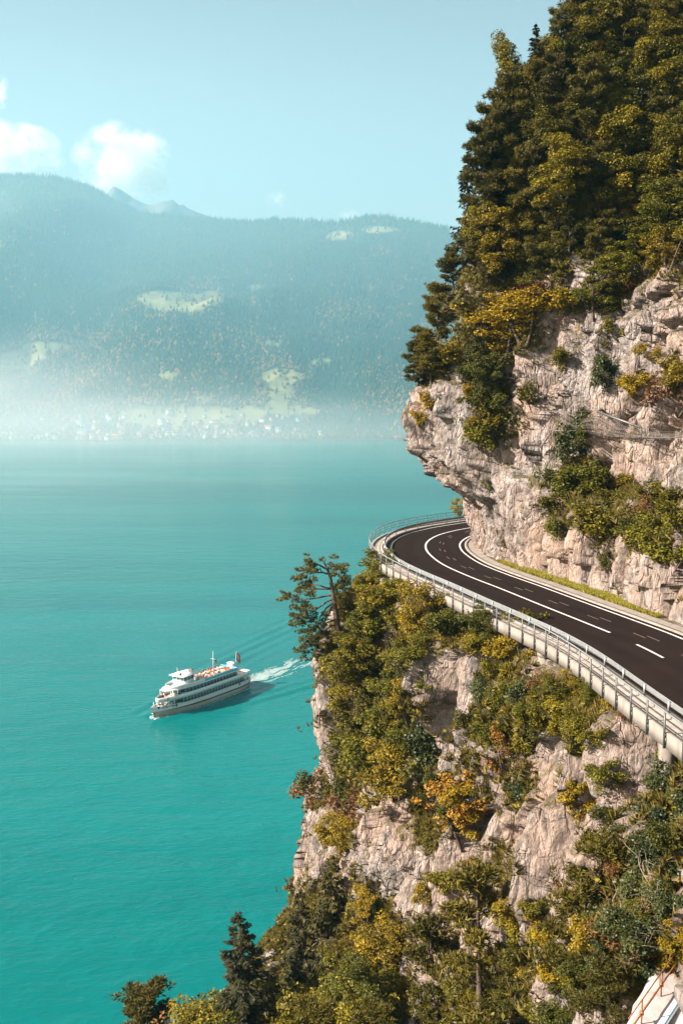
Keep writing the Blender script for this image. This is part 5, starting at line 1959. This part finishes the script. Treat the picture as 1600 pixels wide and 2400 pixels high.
    for i, x in enumerate(np.arange(11, 28, 1.7)):
        MB().box((x, 1.8, 8.85), (0.5, 2.8, 0.08)).box((x - 0.25, 1.8, 9.1), (0.06, 2.8, 0.5)).box((x, -1.8, 8.85), (0.5, 2.8, 0.08)).box((x - 0.25, -1.8, 9.1), (0.06, 2.8, 0.5)).build('bench', M['wood_deck'], r)
    # stair house
    MB().box((7.2, 0, 9.3), (2.2, 2.6, 1.8)).box((7.2, 0, 10.25), (2.8, 3.2, 0.12)).build('stair_house', W, t)
    # wheelhouse
    wh = MB().box((34.2, 0, 9.35), (5.4, 5.2, 1.9)).build('wheelhouse', W, t)
    MB().box((34.2, 0, 11.05), (5.2, 5.0, 1.5)).build('window', M['window_teal'], wh)
    m = MB()
    for x in (31.6, 33.3, 35.0, 36.85):
        for sg in (1, -1):
            m.box((x, sg * 2.53, 11.05), (0.22, 0.12, 1.5))
    for y in (-2.5, -0.85, 0.85, 2.5):
        m.box((36.83, y, 11.05), (0.12, 0.2, 1.5))
        m.box((31.57, y, 11.05), (0.12, 0.2, 1.5))
    m.build('window_mullion', W, wh)
    rf = MB().box((33.4, 0, 11.95), (9.4, 6.6, 0.3))
    rf.build('roof', W, wh)
    for sg in (1, -1):
        MB().tube([[29.2, sg * 2.9, 8.42], [29.2, sg * 2.9, 11.85]], 0.08, 6).build('roof_post', W, wh)
    MB().ball((36.8, 0.9, 12.5), (0.45, 0.45, 0.42), 0, 10).tube([[36.8, 0.9, 12.1], [36.8, 0.9, 12.5]], 0.08).build('searchlight', M['black'], wh)
    MB().box((35, -1.2, 12.3), (0.9, 0.9, 0.4)).box((35, -1.2, 12.75), (0.3, 1.8, 0.18)).build('radar', W, wh)
    # masts and flags
    fm = MB().tube([[37.4, 0, 12.0], [37.4, 0, 15.2]], [0.07, 0.04], 6).build('front_mast', W, t)
    MB().box((37.1, 0, 14.3), (0.5, 0.05, 1.1)).build('pennant', M['yellow'], fm)
    mm = MB().tube([[18, 0, 8.4], [18, 0, 17.0]], [0.14, 0.05], 6).tube([[18, -1.2, 14], [18, 1.2, 14]], 0.05, 5).build('mast', W, t)
    MB().box((17.5, 0.9, 13.4), (0.9, 0.05, 0.6)).build('pennant', SHIRT_M['dark blue'], mm)
    MB().box((17.5, 0.9, 12.7), (0.9, 0.05, 0.5)).build('pennant', M['red'], mm)
    fp = MB().tube([[5.2, 0, 6.0], [4.4, 0, 14.0]], [0.09, 0.05], 6).build('flag_pole', W, t)

    def flag_sheet(x0, z0, wx, wz, y, th, name, mat, par, ph=0.0):
        xs = np.linspace(0, 1, 9)
        zs = np.linspace(0, 1, 7)
        X, Zz = np.meshgrid(xs, zs)
        yy = y + 0.22 * np.sin(X * 7 + Zz * 2 + ph) * X
        drop = -0.55 * wx * X ** 1.4
        v = np.stack([x0 - wx * 0.62 * X + 0.1 * (1 - Zz), yy, z0 + wz * Zz + drop], -1)
        idx = np.arange(63).reshape(7, 9)
        q = np.stack([idx[:-1, :-1], idx[:-1, 1:], idx[1:, 1:], idx[1:, :-1]], -1).reshape(-1, 4)
        off_ = np.array([0, th, 0])
        mb = MB()
        mb.add(np.concatenate([(v + off_).reshape(-1, 3), (v - off_).reshape(-1, 3)]), np.concatenate([q, q[:, ::-1] + 63]))
        return mb.build(name, mat, par), v
    fl, v = flag_sheet(4.45, 10.6, 3.4, 3.2, 0, 0.02, 'flag', M['red'], fp)
    # white cross of the flag, 3 cm proud of the cloth on both sides
    cr = MB()
    for sg in (1, -1):
        o_ = np.array([0, 0.05 * sg, 0])
        for (r0, r1, c0, c1) in ((1, 5, 3, 5), (2, 4, 2, 3), (2, 4, 5, 6)):
            for i in range(r0, r1):
                for j in range(c0, c1):
                    cr.add(np.array([v[i, j], v[i, j + 1], v[i + 1, j + 1], v[i + 1, j]]) + o_, [[0, 1, 2, 3]])
    cr.build('flag_cross', M['white'], fl)
    # stern rails
    MB().tube(np.c_[outline(1.0, 9, 0.2)[:26], np.full(26, 6.75)], 0.05, 5).build('hand_rail', W, t)
    # fenders on the rail and life rings
    for x in (41.5, 8.5):
        MB().ball((x, hb_deck(x) + 0.1, 2.9), (0.35, 0.25, 0.45), 0, 8).build('fender', M['black'], t)
    # name on both bows
    for sg in (1, -1):
        cu = bpy.data.curves.new('lettering', 'FONT')
        cu.body = 'STADT THUN'
        cu.size = 0.95
        cu.extrude = 0.02
        cu.align_x = 'CENTER'
        tmp = bpy.data.objects.new('lettering', cu)
        COL.objects.link(tmp)
        bpy.context.view_layer.update()
        me = bpy.data.meshes.new_from_object(tmp.evaluated_get(bpy.context.evaluated_depsgraph_get()))
        bpy.data.objects.remove(tmp)
        me.materials.clear()
        me.materials.append(M['black'])
        xa, xb = 41.3, 47.2
        co = np.zeros(len(me.vertices) * 3, np.float32)
        me.vertices.foreach_get('co', co)
        co = co.reshape(-1, 3)
        lx = co[:, 0] * -sg + 44.2                        # reads bow to stern on port, stern to bow on starboard
        lz = 2.55 + co[:, 1] + 0.42 * np.clip((lx - 38) / 13, 0, 1)
        lam = np.clip(lz / 3.6, 0, 1) ** 0.8
        ff = (lx + 1.4 * lam) / (50.5 + 3.5 * lam)
        w = hb_wl(49.1 * ff) * (1 - lam) + hb_deck(np.minimum(lx, 51.2)) * lam
        ny = sg * (w + 0.035 + co[:, 2])
        me.vertices.foreach_set('co', np.stack([lx, ny, lz], -1).astype(np.float32).ravel())
        me.update()
        link('lettering', me, t)
        # small dark shield ahead of the name
        x = 48.3
        sh = []
        for dx, dz in ((-0.35, 0.9), (0.35, 0.9), (0.35, 0.4), (0, 0), (-0.35, 0.4)):
            lz = 2.85 + dz
            lam = min(1, lz / 3.6) ** 0.8
            ff = (x + dx + 1.4 * lam) / (50.5 + 3.5 * lam)
            w = float(hb_wl(49.1 * ff)) * (1 - lam) + float(hb_deck(min(x + dx, 51.2))) * lam
            sh.append((x + dx, sg * (w + 0.05), lz))
        MB().add(sh, None, [[0, 1, 2], [0, 2, 4], [2, 3, 4]]).build('shield_emblem', M['black'], t)
    return t


ferry()


def passengers():
    rng = np.random.default_rng(12)
    bank = {}
    for k in SHIRTS:
        for seated in (True, False):
            bank[(k, seated)] = person_mesh(3, SHIRT_M[k], LEG_M, HAIR_M[0 if k in ('black', 'red', 'white') else 1], seated)
    spots = []
    for i, x in enumerate(np.arange(11, 28, 1.7)):
        for y in (3.0, 2.3, 1.6, 0.9, -0.9, -1.6, -2.3, -3.0):
            if rng.random() < 0.62 and not (x < 13 and y < 0):
                spots.append((x, y, 8.43, True, rng.choice(['red', 'orange', 'red', 'orange', 'black', 'white', 'pink']), 'bench on the open sun deck'))
    for _ in range(24):
        x = rng.uniform(41.2, 48.2)
        w = max(0.3, float(hb_deck(x)) - 0.6)
        spots.append((x, rng.uniform(-w, w), 2.0, bool(rng.random() < 0.6), rng.choice(['pink', 'white', 'black', 'red', 'white', 'dark blue']), 'open bow of the main deck'))
    for _ in range(10):
        spots.append((rng.uniform(39.5, 46), rng.uniform(-2.6, 2.8), 5.23, bool(rng.random() < 0.4), rng.choice(['black', 'dark blue', 'pink', 'white']), 'front of the upper deck'))
    for _ in range(12):
        spots.append((rng.uniform(-0.2, 4.4), rng.uniform(-2.8, 3.2), 2.0, bool(rng.random() < 0.5), rng.choice(['red', 'pink', 'black', 'orange']), 'stern of the main deck'))
    spots += [(30.2, 0.9, 12.1, True, 'black', 'wheelhouse roof'), (30.6, 0.1, 12.1, True, 'red', 'wheelhouse roof'), (28.6, 2.2, 8.43, False, 'black', 'step behind the wheelhouse')]
    # nobody stands inside anybody else
    keep = []
    for s in spots:
        if all((s[0] - k[0]) ** 2 + (s[1] - k[1]) ** 2 > 0.32 or s[2] != k[2] for k in keep):
            keep.append(s)
    for x, y, z, seated, shirt, where in keep:
        o = link('person', bank[(str(shirt), seated)], None, ship_pt(x, y, z))
        o.rotation_euler = (0, 0, YAW + rng.uniform(-0.5, 0.5))
        tag(o, f"{'seated' if seated else 'standing'} passenger in {shirt} jacket on the {where}", 'person', 'passengers on the ' + where)


passengers()


def wake_foam():
    rng = np.random.default_rng(5)
    V, T = [], []
    n = 0

    def patch(x, y, r):
        nonlocal n
        k = 7
        a = np.arange(k) * 2 * math.pi / k + rng.uniform(0, 1)
        rr = r * rng.uniform(0.5, 1.3, k)
        st = rng.uniform(1.5, 4.0)
        u = np.stack([np.cos(a) * rr * st, np.sin(a) * rr], -1)
        px = x + HEAD[0] * u[:, 0] + PORT[0] * u[:, 1]
        py = y + HEAD[1] * u[:, 0] + PORT[1] * u[:, 1]
        z = wake_height(px, py) + 0.07
        v = np.concatenate([np.stack([px, py, z], -1), [[x, y, float(wake_height(np.array(x), np.array(y))) + 0.16]], np.stack([px, py, z - 0.5], -1)])
        t = [[7, i, (i + 1) % k] for i in range(k)] + [[i, 8 + i, 8 + (i + 1) % k] for i in range(k)] + [[i, 8 + (i + 1) % k, (i + 1) % k] for i in range(k)]
        V.append(v)
        T.append(np.array(t) + n)
        n += len(v)
    for _ in range(15000):
        b = rng.exponential(24)
        if b > 95:
            continue
        wdt = 2.6 + 0.085 * b
        s = rng.normal() * wdt * 0.6 - 0.02 * b
        x = STERN[0] - HEAD[0] * (b + 0.5) + PORT[0] * s
        y = STERN[1] - HEAD[1] * (b + 0.5) + PORT[1] * s
        q = np.array([[s / 2.2, b / 9.0, 0.3]])
        if vnoise(q * 1.0, 9)[0] + 0.7 * vnoise(q * 2.7, 10)[0] < -0.42 + b / 75 + 0.3 * (s / wdt) ** 2:
            continue
        patch(x, y, rng.uniform(0.03, 0.12) * (1 + b / 80))
    for _ in range(420):                       # thin crest along the port side
        b = rng.uniform(-1, 70)
        s = 4.9 + 0.09 * max(0, b - 44) + rng.normal() * 0.16 + (0.4 if b < 4 else 0)
        hbx = float(hb_wl(max(0.0, 49.1 - b))) if b < 49 else 4.2
        s = hbx + 0.25 + abs(rng.normal()) * (0.9 if b < 6 else 0.28) if b < 49 else 4.6 + 0.06 * (b - 49) + rng.normal() * 0.3
        if b > 49 and rng.random() < (b - 49) / 26:
            continue
        for sg in (1, -1):
            patch(BOW[0] - HEAD[0] * b + sg * PORT[0] * s, BOW[1] - HEAD[1] * b + sg * PORT[1] * s, rng.uniform(0.06, 0.20) * (2.0 if b < 5 else 1))
    o = link('wake_foam', make_mesh('wake_foam', np.concatenate(V), None, np.concatenate(T), [M['foam']]))
    tag(o, 'white churned foam trailing behind the ferry', 'foam', None, 'stuff')


wake_foam()

# ------------------------------------------------------------------ haze, mist and clouds
def box_mesh(name, lo, hi):
    return MB().box(((np.array(lo) + hi) / 2), np.array(hi) - np.array(lo)).mesh(name, [])


HZ = box_mesh('haze', (-5000, -600, -12), np.array((5000, 5500, 1300)))
HZ.materials.append(volume_mat('haze', HAZE_DENSITY, HAZE_COLOR, 0.25))
tag(link('haze', HZ), 'thin blue haze filling the air over the lake', None, None, 'stuff')


def ellipsoid(name, c, r, mat):
    m = MB().ball((0, 0, 0), 1.0, 0, 24).mesh(name, [mat], True)
    o = link(name, m, None, tuple(c))
    o.scale = tuple(r)
    return o


def mist_mat(name, dens, col, aniso=0.3, noise=0.0):
    """mist that thins smoothly towards the edge of its bank"""
    m = volume_mat(name, dens, col, aniso)
    nt = m.node_tree
    v = [n for n in nt.nodes if n.type == 'PRINCIPLED_VOLUME'][0]
    tc = nt.nodes.new('ShaderNodeTexCoord')
    ln = nt.nodes.new('ShaderNodeVectorMath')
    ln.operation = 'DOT_PRODUCT'
    nt.links.new(tc.outputs['Object'], ln.inputs[0])
    nt.links.new(tc.outputs['Object'], ln.inputs[1])
    f = math_n(nt, 'MAXIMUM', math_n(nt, 'SUBTRACT', 1.0, ln.outputs['Value']), 0.0)
    f = math_n(nt, 'POWER', f, 2.0)
    if noise:
        f = math_n(nt, 'MULTIPLY', f, ramp(nt, noise_tex(nt, tc.outputs['Object'], 2.2, 4, 0.6), [(0.35, 1 - noise), (0.65, 1.0)]))
    nt.links.new(math_n(nt, 'MULTIPLY', f, dens), v.inputs['Density'])
    return m


mist_m = mist_mat('mist', 0.0014, (0.88, 0.87, 0.90), 0.3, 0.7)
far_air = mist_mat('distant_mist', 0.00070, (0.47, 0.66, 0.79), 0.3)
lake_air = mist_mat('lake_mist', 0.00027, (0.66, 0.80, 0.84), 0.3, 0.4)
for label, c, r, mt in (('pale bank of mist lying on the far shore at the left', (-1300, 2650, 30), (1400, 1250, 330), mist_m), ('thin mist over the far shore village', (-300, 2820, 10), (1200, 760, 150), mist_m),
                        ('scrap of mist drifting across the upper left mountainside', (-1330, 3560, 760), (330, 240, 150), mist_m), ('wide veil of blue mist hanging before the mountainside', (-500, 3350, 200), (3200, 1150, 1500), far_air),
                        ('thin pale mist spread low over the distant lake', (-700, 1900, 20), (2600, 1250, 170), lake_air)):
    tag(ellipsoid('mist', c, r, mt), label, None, None, 'stuff')


def cloud_mat(name, dens, cover, scale):
    m = bpy.data.materials.new(name)
    m.use_nodes = True
    nt = m.node_tree
    nt.nodes.clear()
    o = nt.nodes.new('ShaderNodeOutputMaterial')
    v = nt.nodes.new('ShaderNodeVolumePrincipled')
    v.inputs['Color'].default_value = (0.99, 0.98, 0.97, 1)
    v.inputs['Anisotropy'].default_value = 0.2
    tc = nt.nodes.new('ShaderNodeTexCoord')
    ln = nt.nodes.new('ShaderNodeVectorMath')
    ln.operation = 'LENGTH'
    nt.links.new(tc.outputs['Object'], ln.inputs[0])
    fall = math_n(nt, 'SUBTRACT', 1.0, math_n(nt, 'POWER', ln.outputs['Value'], 1.6))
    oi = nt.nodes.new('ShaderNodeObjectInfo')
    ad = nt.nodes.new('ShaderNodeVectorMath')
    ad.operation = 'ADD'
    nt.links.new(tc.outputs['Object'], ad.inputs[0])
    nt.links.new(oi.outputs['Location'], ad.inputs[1])
    n1 = noise_tex(nt, ad.outputs[0], scale, 6, 0.62, 0.2)
    d = math_n(nt, 'ADD', math_n(nt, 'MULTIPLY', fall, 0.7), math_n(nt, 'MULTIPLY', math_n(nt, 'SUBTRACT', n1, 0.5), 4.2))
    d = math_n(nt, 'SUBTRACT', d, cover)
    d = math_n(nt, 'MULTIPLY', math_n(nt, 'MAXIMUM', d, 0.0), math_n(nt, 'MINIMUM', math_n(nt, 'MULTIPLY', math_n(nt, 'MAXIMUM', fall, 0.0), 3.0), 1.0))
    nt.links.new(math_n(nt, 'MULTIPLY', d, dens), v.inputs['Density'])
    nt.links.new(v.outputs[0], o.inputs['Volume'])
    try:
        m.cycles.volume_step_rate = 0.25
    except Exception:
        pass
    return m


CLOUD = cloud_mat('cloud', 0.015, 0.20, 1.75)
WISP = cloud_mat('cloud_wisp', 0.006, 0.25, 1.9)
CY = 9000
for label, px, py, rx, rz, mat in (
        ('soft white cumulus cloud above the ridge at the left edge', 30, 365, 125, 82, CLOUD), ('billowing white cumulus cloud standing behind the ridge and bare summits', 290, 385, 125, 100, CLOUD),
        ('small cloud scrap cut by the left edge high in the sky', -5, 215, 32, 46, CLOUD), ('tiny faint wisp of cloud in the open sky above the middle ridge', 648, 466, 30, 24, WISP), ('small low cloud scrap peeping over the right ridge', 820, 508, 32, 22, WISP)):
    c = at(px, py, CY)
    s = CY / F
    o = ellipsoid('cloud', c, (rx * s, rx * s * 0.7, rz * s), mat)
    tag(o, label, 'cloud')

# ------------------------------------------------------------------ labels of the plants
ORD = ['', 'first', 'second', 'third', 'fourth', 'fifth', 'sixth', 'seventh', 'eighth', 'ninth', 'tenth', 'eleventh', 'twelfth', 'thirteenth', 'fourteenth', 'fifteenth', 'sixteenth', 'seventeenth', 'eighteenth', 'nineteenth', 'twentieth']


def zone(kind, px, py):
    if 'shrub' in kind or py < 1240:
        if py < 1260:
            if py < 640:
                b = ['at the very top of the cliff wood', 'high in the cliff wood', 'in the upper middle of the cliff wood', 'in the lower middle of the cliff wood', 'along the lower rim of the cliff wood'][min(4, max(0, int((py + 10) / 130)))]
                return b, 'trees of the wood above the cliff'
            if px < 1110:
                return 'on the overhanging rock nose above the bend', 'plants on the upper cliff'
            if px < 1260:
                return 'in the leafy gully behind the rock nose', 'plants on the upper cliff'
            if py < 830:
                return 'at the top edge of the bare upper rock face', 'plants on the upper cliff'
            if py < 1040:
                return 'on the bare rock face around the net', 'plants on the upper cliff'
            return 'on the grassy ledge above the road', 'plants on the upper cliff'
    if py < 1560:
        b = 'just below the road deck'
    elif py < 1700:
        b = 'on the upper part of the lower cliff'
    elif py < 1850:
        b = 'midway down the lower cliff'
    elif py < 2010:
        b = 'in the lower half of the lower cliff'
    elif py < 2180:
        b = 'low on the lower cliff'
    else:
        b = 'along the foot of the picture'
    if px < 1000 and py < 2010:
        b = b.replace('lower cliff', 'cliff prow').replace('road deck', 'bend of the road deck')
    return b, 'plants on the lower cliff'


groups = {}
for kind, o, px, py in PLANTS:
    z, g = zone(kind, px, py)
    groups.setdefault((LOOK[kind], z, g), []).append((px, o))
for (look, z, g), items in groups.items():
    items.sort(key=lambda e: e[0])
    for i, (px, o) in enumerate(items):
        w = ORD[i + 1] if i + 1 < len(ORD) else f'number {i + 1}'
        if len(items) == 1:
            lab = f'only {look} {z}'
        elif i == 0:
            lab = f'leftmost {look} {z}'
        elif i == len(items) - 1:
            lab = f'rightmost {look} {z}'
        else:
            lab = f'{look} {z}, {w} from the left'
        tag(o, lab, 'shrub' if 'shrub' in look else 'tree', g)
